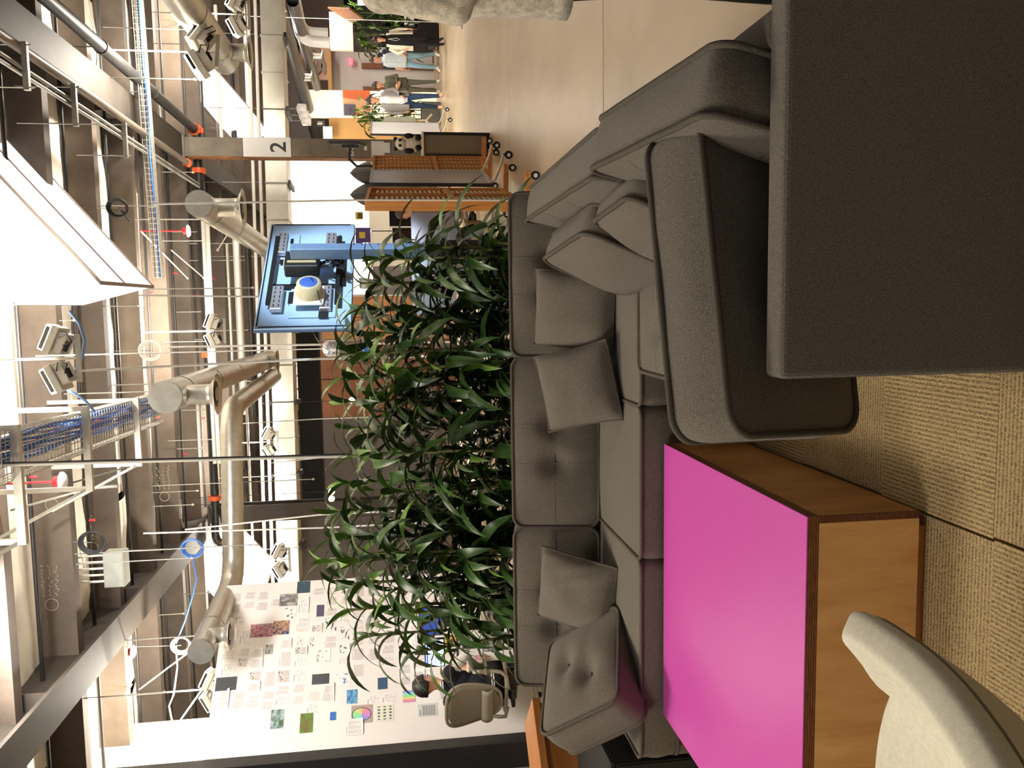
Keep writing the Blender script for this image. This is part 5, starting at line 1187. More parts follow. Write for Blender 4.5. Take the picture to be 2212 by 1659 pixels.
# ------------------------------------------------------------------ the board covered with printed sheets
bR = py(490, 1265, 9.5); e_ = Vector((.66, .75, 0)).normalized(); BL = 1.95; bL = Vector((bR.x, bR.y, 0)) - e_ * BL
BT = frame_from(e_, (0, 0, 1), bL); BH = bR.z; nB = BT.col[2].xyz
MB().box((0, .02, -.05), (BL, BH, 0)).build('tmp', WHITE)
bd = bpy.data.objects['tmp']; bd.name = 'pin_board'; bd.matrix_world = BT; bd.data.materials.clear(); bd.data.materials.append(mat('board_white', lin(246, 240, 236), .55))
tag(bd, 'tall white board covered with printed sheets, standing at an angle', 'board')
def to_board(x, y): d = ray(x, y); t = (bL - EYE).dot(nB) / d.dot(nB); q = BT.inverted() @ (EYE + d * t); return q.x, q.y
def sheet_mat(name, paper, ink, kind, seed, rows=16, cols=1, dens=.5):
    if name in MATS: return MATS[name]
    M = bpy.data.materials.new(name); M.use_nodes = True; nt = M.node_tree; b = nt.nodes['Principled BSDF']; b.inputs['Roughness'].default_value = .6
    N = nt.nodes.new; Lk = nt.links.new; tc = N('ShaderNodeTexCoord'); sp = N('ShaderNodeSeparateXYZ'); Lk(tc.outputs['Generated'], sp.inputs[0])
    def ma(op, a, b_=None, c=None):
        n = N('ShaderNodeMath'); n.operation = op
        for i, v in enumerate((a, b_, c)):
            if v is None: continue
            if isinstance(v, (int, float)): n.inputs[i].default_value = v
            else: Lk(v, n.inputs[i])
        return n.outputs[0]
    U, V = sp.outputs[0], sp.outputs[1]
    def box_(u0, u1, v0, v1): return ma('MULTIPLY', ma('MULTIPLY', ma('GREATER_THAN', U, u0), ma('LESS_THAN', U, u1)), ma('MULTIPLY', ma('GREATER_THAN', V, v0), ma('LESS_THAN', V, v1)))
    line = ma('GREATER_THAN', ma('FRACT', ma('MULTIPLY', V, rows)), .45)
    cmb = N('ShaderNodeCombineXYZ'); Lk(ma('MULTIPLY', U, 26), cmb.inputs[0]); Lk(ma('FLOOR', ma('MULTIPLY', V, rows)), cmb.inputs[1]); cmb.inputs[2].default_value = seed
    nz = N('ShaderNodeTexNoise'); nz.inputs['Scale'].default_value = .9; Lk(cmb.outputs[0], nz.inputs['Vector']); word = ma('GREATER_THAN', nz.outputs['Fac'], 1 - dens - .08)
    txt = ma('MULTIPLY', line, word); mask = None
    for k in range(cols):
        w_ = .84 / cols; bx = box_(.08 + k * w_, .08 + (k + 1) * w_ - .05, .08, .80 if kind != 'pic' else .5); mask = bx if mask is None else ma('MAXIMUM', mask, bx)
    f = ma('MULTIPLY', txt, mask)
    f = ma('MAXIMUM', f, ma('MULTIPLY', box_(.1, .55, .86, .92), .8))
    mx = N('ShaderNodeMix'); mx.data_type = 'RGBA'; mx.inputs[6].default_value = (*paper, 1); mx.inputs[7].default_value = (*ink, 1); Lk(f, mx.inputs[0]); out = mx.outputs[2]
    if kind == 'pic':
        n2 = N('ShaderNodeTexNoise'); n2.inputs['Scale'].default_value = 7; n2.inputs['Detail'].default_value = 6; mp = N('ShaderNodeMapping'); mp.inputs['Location'].default_value = (seed, seed, 0); Lk(tc.outputs['Generated'], mp.inputs[0]); Lk(mp.outputs[0], n2.inputs['Vector'])
        cr = N('ShaderNodeValToRGB'); e = cr.color_ramp.elements; e[0].color = (*[c * .25 for c in ink], 1); e[0].position = .35; e[1].color = (*paper, 1); e[1].position = .62; Lk(n2.outputs['Fac'], cr.inputs[0])
        m2 = N('ShaderNodeMix'); m2.data_type = 'RGBA'; Lk(box_(.12, .88, .55, .92), m2.inputs[0]); Lk(out, m2.inputs[6]); Lk(cr.outputs[0], m2.inputs[7]); out = m2.outputs[2]
    if kind == 'blot':
        v3 = N('ShaderNodeTexNoise'); v3.inputs['Scale'].default_value = 4; mp = N('ShaderNodeMapping'); mp.inputs['Location'].default_value = (seed, seed, 0); Lk(tc.outputs['Generated'], mp.inputs[0]); Lk(mp.outputs[0], v3.inputs['Vector'])
        m2 = N('ShaderNodeMix'); m2.data_type = 'RGBA'; Lk(ma('MULTIPLY', ma('GREATER_THAN', v3.outputs['Fac'], .58), box_(.08, .92, .08, .92)), m2.inputs[0]); m2.inputs[6].default_value = (*paper, 1); m2.inputs[7].default_value = (*ink, 1); out = m2.outputs[2]
    if kind == 'dots':
        fu = ma('SUBTRACT', ma('FRACT', ma('MULTIPLY', U, 5)), .5); fv = ma('SUBTRACT', ma('FRACT', ma('MULTIPLY', V, 3)), .5); dd = ma('LESS_THAN', ma('ADD', ma('MULTIPLY', fu, fu), ma('MULTIPLY', fv, fv)), .07); m2 = N('ShaderNodeMix'); m2.data_type = 'RGBA'; Lk(ma('MULTIPLY', dd, box_(.08, .92, .1, .9)), m2.inputs[0]); m2.inputs[6].default_value = (*paper, 1); m2.inputs[7].default_value = (*ink, 1); out = m2.outputs[2]
    if kind == 'wheel':
        x_, y_ = ma('SUBTRACT', U, .48), ma('SUBTRACT', V, .52); an = ma('ARCTAN2', y_, x_); hue = ma('ADD', ma('MULTIPLY', ma('FLOOR', ma('MULTIPLY', ma('ADD', ma('DIVIDE', an, 6.2832), .5), 12)), 1 / 12), .62); hs = N('ShaderNodeCombineColor'); hs.mode = 'HSV'; Lk(ma('FRACT', hue), hs.inputs[0]); hs.inputs[1].default_value = .62; hs.inputs[2].default_value = .75
        rr = ma('SQRT', ma('ADD', ma('MULTIPLY', ma('MULTIPLY', x_, x_), 1.45), ma('MULTIPLY', y_, y_)))
        m2 = N('ShaderNodeMix'); m2.data_type = 'RGBA'; Lk(ma('LESS_THAN', rr, .42), m2.inputs[0]); m2.inputs[6].default_value = (*lin(184, 164, 156), 1); Lk(hs.outputs[0], m2.inputs[7])
        m3 = N('ShaderNodeMix'); m3.data_type = 'RGBA'; Lk(ma('MULTIPLY', ma('GREATER_THAN', rr, .42), ma('LESS_THAN', rr, .46)), m3.inputs[0]); Lk(m2.outputs[2], m3.inputs[6]); m3.inputs[7].default_value = (*lin(40, 56, 80), 1); out = m3.outputs[2]
    if kind == 'stripes':
        hs = N('ShaderNodeCombineColor'); hs.mode = 'HSV'; Lk(ma('FRACT', ma('ADD', ma('MULTIPLY', ma('FLOOR', ma('MULTIPLY', U, 10)), .09), .88)), hs.inputs[0]); hs.inputs[1].default_value = .62; hs.inputs[2].default_value = .8; out = hs.outputs[0]
    if kind in ('photo', 'swirl'):
        n2 = N('ShaderNodeTexNoise'); n2.inputs['Scale'].default_value = 3.2 if kind == 'photo' else 4.5; n2.inputs['Distortion'].default_value = .6 if kind == 'photo' else 2.5; mp = N('ShaderNodeMapping'); mp.inputs['Location'].default_value = (seed, seed, 0); Lk(tc.outputs['Generated'], mp.inputs[0]); Lk(mp.outputs[0], n2.inputs['Vector'])
        cr = N('ShaderNodeValToRGB'); e = cr.color_ramp.elements; e[0].position = .35; e[1].position = .66; e[0].color = (*paper, 1); e[1].color = (*ink, 1)
        if kind == 'swirl': q = e.new(.45); q.color = (*lin(210, 60, 60), 1); q = e.new(.52); q.color = (*lin(90, 160, 180), 1); q = e.new(.58); q.color = (*lin(230, 150, 110), 1)
        Lk(n2.outputs['Fac'], cr.inputs[0]); out = cr.outputs[0]
    Lk(out, b.inputs['Base Color']); MATS[name] = M
    return M
PW = lin(248, 242, 238); INK = lin(120, 112, 112); INKB = lin(110, 116, 140)
TX = [sheet_mat('sheet_text_a', PW, lin(188, 180, 178), 'text', 1, 18, 1, .62), sheet_mat('sheet_text_b', PW, lin(186, 180, 182), 'text', 4, 20, 2, .6), sheet_mat('sheet_text_c', PW, lin(200, 186, 184), 'text', 7, 14, 3, .5), sheet_mat('sheet_text_d', PW, INKB, 'text', 9, 12, 1, .35), sheet_mat('sheet_text_e', PW, lin(206, 198, 196), 'text', 12, 22, 1, .75)]
PC = [sheet_mat('sheet_sketch_a', PW, INK, 'pic', 2, 16, 1, .5), sheet_mat('sheet_sketch_b', PW, lin(150, 120, 100), 'pic', 6, 16, 2, .5), sheet_mat('sheet_blots', PW, lin(90, 88, 96), 'blot', 3)]
sheet_n = [0]
SHEETS = []
def sheet(u, v, w_, h_, m, label, z=.001, curl=0.0, name='paper_sheet', group=None, rz=0.0):
    mb = MB()
    def f(a, b):
        y = -h_ / 2 + h_ * b; c = curl * max(0, .35 - b) ** 2 * 6 * (.3 + .7 * a); return (-w_ / 2 + w_ * a, y + c * .3, c)
    mb.grid(f, 3, 6 if curl else 1, smooth=False)
    o = mb.build(name, m, solid=.0006); o.matrix_world = BT @ Matrix.Translation((u, v, z)) @ Matrix.Rotation(rz, 4, 'Z')
    tag(o, label, 'paper', group); return o
# sheets one can tell apart, surveyed on the photograph: two opposite corners, what is on them
NV, SLT = lin(44, 66, 92), lin(62, 66, 72)
solid_ = lambda n, c: mat(n, lin(*c), .55, var=.08, vs_=20)
special = [
 ((642, 1256), (670, 1281), solid_('sheet_teal', (52, 78, 92)), 'dark teal sheet at the top edge of the board, partly behind leaves'),
 ((604, 1283), (643, 1309), sheet_mat('sheet_maze', lin(190, 186, 184), lin(90, 88, 90), 'photo', 8), 'grey engraving sheet just below the teal sheet'),
 ((611, 1311), (640, 1338), sheet_mat('sheet_speckle', PW, lin(110, 104, 104), 'blot', 11), 'white sheet with grey speckled drawing'),
 ((541, 1348), (590, 1376), sheet_mat('sheet_collage', lin(60, 60, 110), lin(40, 120, 150), 'swirl', 3), 'colourful red and blue painted picture on the board'),
 ((590, 1341), (625, 1371), sheet_mat('sheet_rose_window', lin(40, 56, 110), lin(220, 170, 110), 'photo', 5), 'orange round motif on dark blue, beside the painted picture'),
 ((466, 1463), (511, 1492), solid_('sheet_slate', (70, 74, 76)), 'slate grey sheet at the top left of the board'),
 ((674, 1456), (711, 1478), solid_('sheet_slate_b', (72, 75, 78)), 'slate grey sheet at the middle of the board'),
 ((725, 1453), (757, 1485), sheet_mat('sheet_blue_maps', PW, lin(104, 136, 190), 'blot', 17), 'sheet with ragged blue map shapes'),
 ((816, 1464), (837, 1489), solid_('sheet_navy', (58, 86, 120)), 'navy sheet under the tips of the lowest leaves'),
 ((749, 1490), (772, 1520), sheet_mat('sheet_blue_cover', lin(50, 96, 170), lin(120, 190, 220), 'photo', 9), 'bright blue printed cover on the board'),
 ((759, 1523), (805, 1562), sheet_mat('sheet_wheel', PW, INK, 'wheel', 1), 'photograph of a colour wheel pinned on the board'),
 ((870, 1492), (897, 1517), sheet_mat('sheet_rainbow', PW, INK, 'stripes', 1), 'rainbow striped sheet beside the seated head'),
 ((713, 1538), (726, 1556), solid_('sheet_cobalt', (58, 112, 190)), 'small cobalt blue card on the board'),
 ((585, 1533), (613, 1574), sheet_mat('sheet_green_a', lin(70, 100, 60), lin(180, 200, 210), 'photo', 21), 'green photograph with a pale figure, upper of the two green ones'),
 ((648, 1541), (676, 1583), sheet_mat('sheet_green_b', lin(96, 140, 56), lin(120, 86, 50), 'photo', 25), 'green photograph with a brown figure, lower of the two green ones'),
 ((812, 1523), (850, 1557), sheet_mat('sheet_tiles', lin(236, 236, 214), lin(90, 90, 110), 'dots', 5), 'cream sheet with rows of small dark pictures'),
 ((903, 1520), (945, 1548), sheet_mat('sheet_grey_text', lin(214, 220, 218), INK, 'text', 31, 12, 1, .6), 'grey green text sheet left of the seated head'),
 ((682, 1402), (714, 1432), sheet_mat('sheet_map', PW, lin(170, 166, 168), 'blot', 41), 'white sheet with a faint map drawing'),
 ((641, 1375), (654, 1398), sheet_mat('sheet_fish', PW, lin(216, 120, 124), 'blot', 51), 'small sheet with a red fish'),
 ((667, 1375), (678, 1398), sheet_mat('sheet_fish_b', PW, lin(110, 60, 80), 'blot', 55), 'small sheet with a dark purple fish'),
 ((684, 1307), (700, 1332), solid_('sheet_plum', (84, 76, 104)), 'plum coloured sheet half behind leaves'),
 ((500, 1328), (526, 1348), sheet_mat('sheet_animal', PW, lin(176, 168, 156), 'blot', 61), 'sheet with a pale animal sketch near the top edge'),
 ((573, 1393), (590, 1413), sheet_mat('sheet_dark_pic', lin(200, 196, 190), lin(70, 70, 70), 'photo', 63), 'small dark square print on a white sheet'),
 ((745, 1553), (785, 1588), TX[2], 'loose white text sheet overlapping the colour wheel, lower edge curling'),
]
taken = []
for (x0, y0), (x1, y1), m, lab in special:
    a, b = to_board((x0 + x1) / 2, y0), to_board((x0 + x1) / 2, y1); c, d = to_board(x0, (y0 + y1) / 2), to_board(x1, (y0 + y1) / 2)
    u, v, w_, h_ = (a[0] + b[0]) / 2, (c[1] + d[1]) / 2, abs(a[0] - b[0]), abs(c[1] - d[1])
    sheet(u, v, w_, h_, m, lab, .0035 if 'loose' not in lab else .006, curl=.02 if 'loose' in lab else 0); taken.append((u, v, w_, h_))
words_ = ['top', 'second', 'third', 'fourth', 'fifth', 'sixth', 'seventh', 'eighth', 'ninth', 'tenth', 'eleventh', 'twelfth', 'thirteenth', 'fourteenth']
rs = random.Random(9); v = BH - .115; row = 0
while v > .95 and row < 14:
    u = BL - .09; n = 0; lim = .62 - .04 * row if row < 5 else .36
    hrow = rs.uniform(.135, .165)
    while u > lim:
        w_ = rs.choice((.105, .115, .125, .17, .21)); h_ = hrow * rs.uniform(.82, 1.0); uc = u - w_ / 2
        if not any(abs(uc - t[0]) < (w_ + t[2]) / 2 * .86 and abs(v - t[1]) < (h_ + t[3]) / 2 * .86 for t in taken):
            n += 1; kind = rs.random(); m = rs.choice(TX) if kind < .88 else rs.choice(PC); what = 'text sheet' if kind < .88 else 'sketch sheet'
            nth = ['first', 'second', 'third', 'fourth', 'fifth', 'sixth', 'seventh', 'eighth', 'ninth', 'tenth', 'eleventh', 'twelfth', 'thirteenth', 'fourteenth', 'fifteenth', 'sixteenth'][n - 1]
            cu = .03 if rs.random() < .07 else 0
            sheet(uc, v, w_ * .97, h_ * .97, m, f'white {what}, {nth} from the right in the {words_[row]} row of the board', .0012 + .0006 * (n % 3), cu, group='printed sheets on the board', rz=rs.uniform(-.02, .02))
        u -= w_ + rs.uniform(.0, .02)
    v -= hrow + .006; row += 1
# ------------------------------------------------------------------ desk, screen and seated person in front of the board
hd_ = pz(945, 1420, .76)
dL, dR = py(970, 1455, 7.75), py(970, 1180, 8.6); zD = .735
th = thing('desk', 'cream desk with a pine edge in front of the papered board', 'desk', (dL.x, dL.y, 0), (0, 0, math.atan2(dR.y - dL.y, dR.x - dL.x))); L = math.hypot(dR.x - dL.x, dR.y - dL.y)
MB().box((0, 0, zD - .03), (L, .75, zD)).build('desktop', CREAM, th); MB().box((0, -.012, zD - .032), (L, .0, zD + .001)).build('edge_band', MATS['pale_pine_edge'], th)
for x in (.06, L - .06):
    for y in (.06, .69): MB().box((x - .025, y - .025, 0), (x + .025, y + .025, zD - .03)).build('leg', BLACK, th)
def up_panel(name, label, cat, q0, q1, Y, m, thick=.02, turn=None, group=None):
    """An upright flat thing filling the survey rectangle q0-q1 (photo corners) at depth Y."""
    a, b = py(q0[0], (q0[1] + q1[1]) / 2, Y), py(q1[0], (q0[1] + q1[1]) / 2, Y); c, d = py((q0[0] + q1[0]) / 2, q0[1], Y), py((q0[0] + q1[0]) / 2, q1[1], Y)
    w_, h_ = abs(c.x - d.x), abs(a.z - b.z); p = Vector(((c.x + d.x) / 2, Y, min(a.z, b.z)))
    th = thing(name, label, cat, p, (0, 0, turn or 0), group); return th, w_, h_
SCR = mat('lit_spreadsheet', lin(220, 235, 255), .3, emit=lin(200, 226, 255), es=1.1)
SCRD = mat('dim_blue_screen', lin(40, 60, 110), .3, emit=lin(36, 60, 130), es=.8)
def monitor(label, q0, q1, Y, scr, turn=0.0, face=-1, stand=True, frame=BLKP):
    th, w_, h_ = up_panel('monitor', label, 'monitor', q0, q1, Y, None, turn=turn)
    MB().box((-w_ / 2, -.012, 0), (w_ / 2, .02, h_)).build('casing', frame, th, bevel=.006)
    MB().box((-w_ / 2 + .012, -.014, .014), (w_ / 2 - .012, -.0121, h_ - .012)).build('screen', scr, th)
    return th, w_, h_
th, w_, h_ = monitor('monitor showing a bright spreadsheet in front of the seated person', (917, 1378), (961, 1441), 8.0, SCR, R(-4))
for k in range(9): MB().box((-w_ / 2 + .02 + .004, -.0155, .03 + k * .02), (w_ / 2 * (.2 + .5 * ((k * 7) % 5) / 5), -.014, .034 + k * .02)).build('text_row', mat('screen_ink', lin(70, 110, 190), .5), th)
MB().box((-w_ / 2 + .012, -.0156, h_ - .034), (w_ / 2 - .012, -.0141, h_ - .02)).build('title_bar', mat('screen_blue', lin(50, 90, 220), .4, emit=lin(50, 90, 220), es=.6), th)
MB().tube([(0, .01, .05), (0, .02, -.12)], .018, 8).build('neck', BLKP, th); MB().box((-.1, -.06, -.135), (.1, .1, -.12)).build('foot', BLKP, th)
th, w_, h_ = monitor('second monitor with a dim blue screen half hidden by leaves', (905, 1312), (955, 1372), 8.1, SCRD, R(6))
MB().tube([(0, .01, .05), (0, .02, -.12)], .018, 8).build('neck', BLKP, th); MB().box((-.1, -.06, -.135), (.1, .1, -.12)).build('foot', BLKP, th)
p = py(988, 1400, 7.9); th = thing('box', 'yellow printed packet standing on the desk beside the keyboard', 'box', py(985, 1385, 7.92)); MB().box((-.05, -.02, 0), (.05, .02, .11)).build('carton', mat('yellow_packet', lin(206, 168, 70), .5), th); MB().box((-.03, -.0215, .03), (.03, -.02, .06)).build('label', BROWNB, th)
th, w_, h_ = up_panel('poster', 'white printed poster with a grey street map, hung from the desk front', 'poster', (1010, 1352), (1108, 1426), 7.72, None, turn=R(4))
MB().box((-w_ / 2, -.002, 0), (w_ / 2, .002, h_)).build('sheet', WHITEP, th); MB().box((-w_ / 2 + .09, -.0032, .10), (w_ / 2 - .03, -.002, .30)).build('map_print', sheet_mat('map_print', lin(180, 180, 180), lin(84, 84, 88), 'photo', 71), th)
for k in range(4): MB().box((-w_ / 2 + .012 + .014 * k, -.0032, .22 + .05 * (k % 2)), (-w_ / 2 + .018 + .014 * k, -.002, .38)).build('red_rule', RED, th)
pc = py(1050, 1530, 7.45)
tc = copy_thing(tc1, (pc.x + .1, 7.72, -.0), (0, 0, R(-17)), 'taupe mesh task chair seen from behind, holding the person in the navy jacket'); tc.scale = (.90, .90, .88)
WSL = cl('white_sleeve_cloth', (238, 236, 230))
hp_ = py(922, 1492, 7.72)
def trims(th, J, Hm):
    for k in range(2): MB().tube([(math.cos(a) * .078, math.sin(a) * .075 + .005, 1.005 + .018 * k) for a in [2 * math.pi * i / 20 for i in range(20)]], .006, 6, closed=True).build('collar_stripe', WHT, th)
    for k in range(2): MB().tube([(math.cos(a) * .178, math.sin(a) * .14, .52 + .02 * k) for a in [2 * math.pi * i / 24 for i in range(24)]], .006, 6, closed=True).build('hem_stripe', WHT, th)
    MB().tube([Hm @ Vector((s, .07, .0)) for s in (-.06, 0, .06)], .003, 5).build('glasses', BLKP, th)
SEAT = dict(pelvis=(0, -.02, .50), waist=(0, .0, .66), chest=(0, .05, .84), neck=(0, .06, 1.005), chin=(0, .105, 1.06), head=(0, .085, 1.155), shL=(-.185, .04, .94), elL=(-.25, .12, .70), wrL=(-.14, .36, .74), shR=(.185, .04, .94), elR=(.24, .20, .76), wrR=(.16, .44, .76), hipL=(-.09, 0, .49), knL=(-.12, .42, .50), anL=(-.12, .40, .09), toL=(-.13, .56, .04), hipR=(.09, 0, .49), knR=(.12, .42, .50), anR=(.12, .40, .09), toR=(.13, .56, .04), look=-22, nod=-6)
person('person in a navy jacket with white sleeves, seated with their back to us', (hp_.x + .0, 7.70, hp_.z - 1.16), R(-17), 1.0, SEAT, dict(top=NAVY, sleeve=WSL, fore=WSL, legs=BLKC), vox=.013, extra=trims, shoem=BLKP)
# things left of the sofa
a, b = pz(1149, 1508, .70), pz(1168, 1657, .70); d = a - b; ang = math.atan2(d.y, d.x)
th = thing('wooden_cabinet', 'low orange pine cabinet left of the sofa end', 'cabinet', Vector((b.x, b.y, 0)) - Vector((math.cos(ang), math.sin(ang), 0)) * .5, (0, 0, ang)); L = d.length + .5
PINE = mat('orange_pine', lin(202, 134, 70), .45, col2=lin(170, 104, 48), vs_=4, stretch=(.8, 7, 7), detail=7)
MB().box((0, -.0, .66), (L, .40, .70)).build('top', PINE, th, bevel=.003); MB().box((.02, .02, .40), (L - .02, .38, .66)).build('body', PINE, th, bevel=.003)
MB().box((L * .5 - .004, .016, .41), (L * .5 + .004, .0205, .65)).build('joint_line', BROWNB, th)
for x in (.06, L - .06):
    for y in (.05, .35): MB().box((x - .025, y - .025, 0), (x + .025, y + .025, .40)).build('leg', PINE, th)
for k, (dx, w_, h_, c, lab) in enumerate(((.20, .09, .28, WHITEP, 'white binder standing under the pine cabinet, nearer the sofa'), (.33, .07, .26, CREAM, 'cream binder standing under the pine cabinet'))):
    p = th.matrix_basis @ Vector((L - .62 - dx + .25, .12, 0)); t2 = thing('binder', lab, 'binder', p, (0, 0, ang)); MB().box((-w_ / 2, -.1, 0), (w_ / 2, .1, h_)).build('cover', c, t2, bevel=.003); MB().box((-w_ / 2 + .004, -.102, .05), (w_ / 2 - .004, -.1, .12)).build('spine_label', GREYC, t2)
th = thing('black_cabinet', 'low black cabinet beside the left end of the sofa', 'cabinet', (-2.37, 3.52, 0), (0, 0, R(3)))
MB().box((-.42, -.32, .03), (.42, .32, .50)).build('body', mat('matte_black_laminate', lin(16, 15, 15), .7), th, bevel=.006); MB().box((-.43, -.33, .50), (.43, .33, .515)).build('top', MATS['matte_black_laminate'], th)
for s in (-1, 1): MB().box((s * .21 - .2, -.324, .05), (s * .21 + .2, -.319, .48)).build('door', BLKP, th); MB().box((s * .04 - .006, -.334, .22), (s * .04 + .006, -.324, .32)).build('handle', BLACK, th)
MB().box((-.40, -.30, 0), (.40, .30, .03)).build('plinth', BLACK, th)
# ------------------------------------------------------------------ middle distance, right
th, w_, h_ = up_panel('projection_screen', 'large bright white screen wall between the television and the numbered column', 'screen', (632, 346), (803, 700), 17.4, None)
MB().box((-w_ / 2, -.02, 0), (w_ / 2, .02, h_)).build('panel', mat('self_lit_projection_cloth', lin(250, 248, 240), .6, emit=(1, .96, .86), es=.55), th);  # emission stands in for lamp light falling on the screen
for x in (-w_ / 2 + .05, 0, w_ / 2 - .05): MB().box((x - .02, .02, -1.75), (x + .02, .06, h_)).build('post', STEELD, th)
CR2 = mat('self_lit_partition_cloth', lin(244, 232, 206), .7, emit=(1, .92, .78), es=.12)  # faint emission stands in for light on the panels
for k, (y0, y1, Y, lab) in enumerate(((428, 498, 16.4, 'cream partition panel behind the seated worker'), (500, 575, 16.4, 'cream partition panel behind the television post'))):
    th, w_, h_ = up_panel('partition', lab, 'partition', (797, y0), (915, y1), Y, None, group='cream partition panels')
    MB().box((-w_ / 2 + .004, -.02, 0), (w_ / 2 - .004, .02, h_)).build('panel', CR2, th, bevel=.004)
    MB().box((-w_ / 2 + .004, -.022, h_ * .62), (w_ / 2 - .004, -.02, h_ * .625)).build('groove', STEELD, th)
    for s in (-1, 1): MB().box((s * (w_ / 2 - .04) - .02, -.02, -1.05), (s * (w_ / 2 - .04) + .02, .02, 0)).box((s * (w_ / 2 - .04) - .03, -.2, -1.06), (s * (w_ / 2 - .04) + .03, .2, -1.03)).build('leg', STEELD, th)
th, w_, h_ = up_panel('partition', 'white partition panel behind the two dark peaked shades', 'partition', (797, 336), (872, 425), 16.0, None, group='cream partition panels')
MB().box((-w_ / 2, -.02, 0), (w_ / 2, .02, h_)).build('panel', WHITE, th); MB().box((-w_ / 2, -.02, -1.3), (-w_ / 2 + .04, .02, 0)).box((w_ / 2 - .04, -.02, -1.3), (w_ / 2, .02, 0)).build('leg', STEELD, th)
SHADE = mat('dark_grey_canvas', lin(72, 70, 66), .9, var=.1)
for k, (yc, lab) in enumerate(((374, 'dark grey peaked canvas shade nearer the numbered column'), (421, 'dark grey peaked canvas shade nearer the wooden screen'))):
    b = py(801, yc, 15.6); t_ = py(757, yc, 15.6); hh = t_.z - b.z; th = thing('peaked_shade', lab, 'shade', b, group='peaked shades')
    MB().lathe([(.22 * (1 - (i / 12)) ** .62 * (1 + .12 * math.sin(i / 12 * 3.1)), hh * i / 12 * 1.0) for i in range(12)] + [(.006, hh)], 8, smooth=False).build('canvas', SHADE, th); MB().ball((0, 0, hh), .014, 8).build('finial', SHADE, th)
    for q in range(4): a_ = math.pi / 2 * q + .4; MB().tube([(math.cos(a_) * .17, math.sin(a_) * .17, 0), (math.cos(a_) * .17, math.sin(a_) * .17, -.9)], .008, 6).build('pole', STEELD, th)
PURP = mat('purple_felt', lin(78, 58, 128), .8, var=.06); YEL = mat('yellow_patch', lin(216, 186, 60), .6)
th, w_, h_ = up_panel('banner', 'purple felt banner with a yellow patch, hung on the cream partition', 'banner', (768, 492), (800, 524), 16.2, None); MB().box((-w_ / 2, -.01, 0), (w_ / 2, .0, h_)).build('cloth', PURP, th); MB().box((-w_ / 2 - .06, -.012, h_ * .55), (-.02, .0, h_ * 1.0)).build('cloth_fold', PURP, th); MB().box((-.06, -.016, h_ * .35), (.06, -.011, h_ * .75)).build('patch', YEL, th)
th, w_, h_ = up_panel('picture', 'small green and yellow picture beside the purple banner', 'picture', (768, 458), (784, 474), 16.2, None); MB().box((-w_ / 2, -.01, 0), (w_ / 2, .0, h_)).build('print', YEL, th); MB().box((-w_ / 2 + .02, -.012, .01), (w_ / 2 - .02, -.0101, h_ * .7)).build('figure', mat('dark_green_print', lin(70, 84, 40), .6), th)
# worker at the far desk
dkz = .73; a = py(935, 500, 15.0)
th = thing('desk', 'cream desk carrying two dark monitors beside the far worker', 'desk', (a.x - .2, 15.0, 0)); MB().box((-.5, 0, .70), (.95, .6, .73)).build('desktop', CREAM, th)
for x in (-.44, .89):
    for y in (.06, .54): MB().box((x - .02, y - .02, 0), (x + .02, y + .02, .70)).build('leg', BLACK, th)
th, w_, h_ = monitor('dark monitor behind the head of the far worker', (841, 450), (905, 489), 15.4, mat('black_screen', lin(16, 18, 24), .15)); MB().tube([(0, .02, .1), (0, .03, -.2)], .02, 8).build('neck', BLKP, th)
th, w_, h_ = monitor('black monitor in a white frame left of the far worker', (847, 491), (905, 545), 15.3, MATS['black_screen'], frame=WHITEP); MB().tube([(0, .02, .1), (0, .03, -.2)], .02, 8).build('neck', WHITEP, th)
p = py(872, 464, 14.2)
person('person in a grey shirt sitting in profile at the far desk', (p.x + .12, 14.2, p.z - 1.16), R(75), 1.0, {**SEAT, 'look': 0, 'nod': -10, 'wrR': (.2, .40, .72), 'wrL': (-.12, .42, .74)}, dict(top=DSHIRT, sleeve=DSHIRT, fore=SKIN, legs=BLKC), hairm=HAIRBR, vox=.014)
copy_thing(tc1, (p.x + .16, 14.2, 0), (0, 0, R(80)), 'taupe mesh task chair under the far worker in the grey shirt')
# shelves, boxes and plush toy by the numbered column
th = thing('side_desk', 'low desk with a pale top in front of the numbered column', 'desk', (2.17, 11.75, 0)); zt = py(911, 316, 11.6).z; MB().box((-.16, -.2, zt - .03), (.17, .2, zt)).build('top', CREAM, th)
for x in (-.14, .15): MB().box((x - .015, -.19, 0), (x + .015, .19, zt - .03)).build('side', BLACK, th)
MB().box((-.12, -.17, .04), (.13, .18, zt - .04)).build('drawer_unit', mat('olive_grey_panel', lin(120, 110, 86), .6), th)
th = thing('plush_toy', 'black and white plush panda sitting on the pale desk top', 'toy', (2.20, 11.72, zt))
PW2 = mat('white_plush', lin(236, 228, 214), 1, var=.06, bump=.4, bs=90); PB2 = mat('black_plush', lin(24, 22, 22), 1, bump=.4, bs=90)
MB().ball((0, 0, .11), (.10, .09, .12), 16).build('body', PW2, th); MB().ball((0, -.01, .28), (.085, .08, .075), 16).build('head', PW2, th)
for s in (-1, 1): MB().ball((s * .065, 0, .35), .03, 10).build('ear', PB2, th); MB().ball((s * .035, -.08, .29), (.02, .012, .024), 10).build('eye_patch', PB2, th); MB().ball((s * .10, -.04, .17), (.04, .05, .07), 12).build('arm', PB2, th); MB().ball((s * .07, -.10, .045), (.045, .07, .045), 12).build('leg', PB2, th)
th = thing('rubbish_bin', 'black bin at the foot of the pale desk by the numbered column', 'bin', pz(1052, 311)); MB().lathe([(.12, 0), (.16, .36), (.15, .36), (.11, .02)], 18).build('bin_body', BLKP, th)
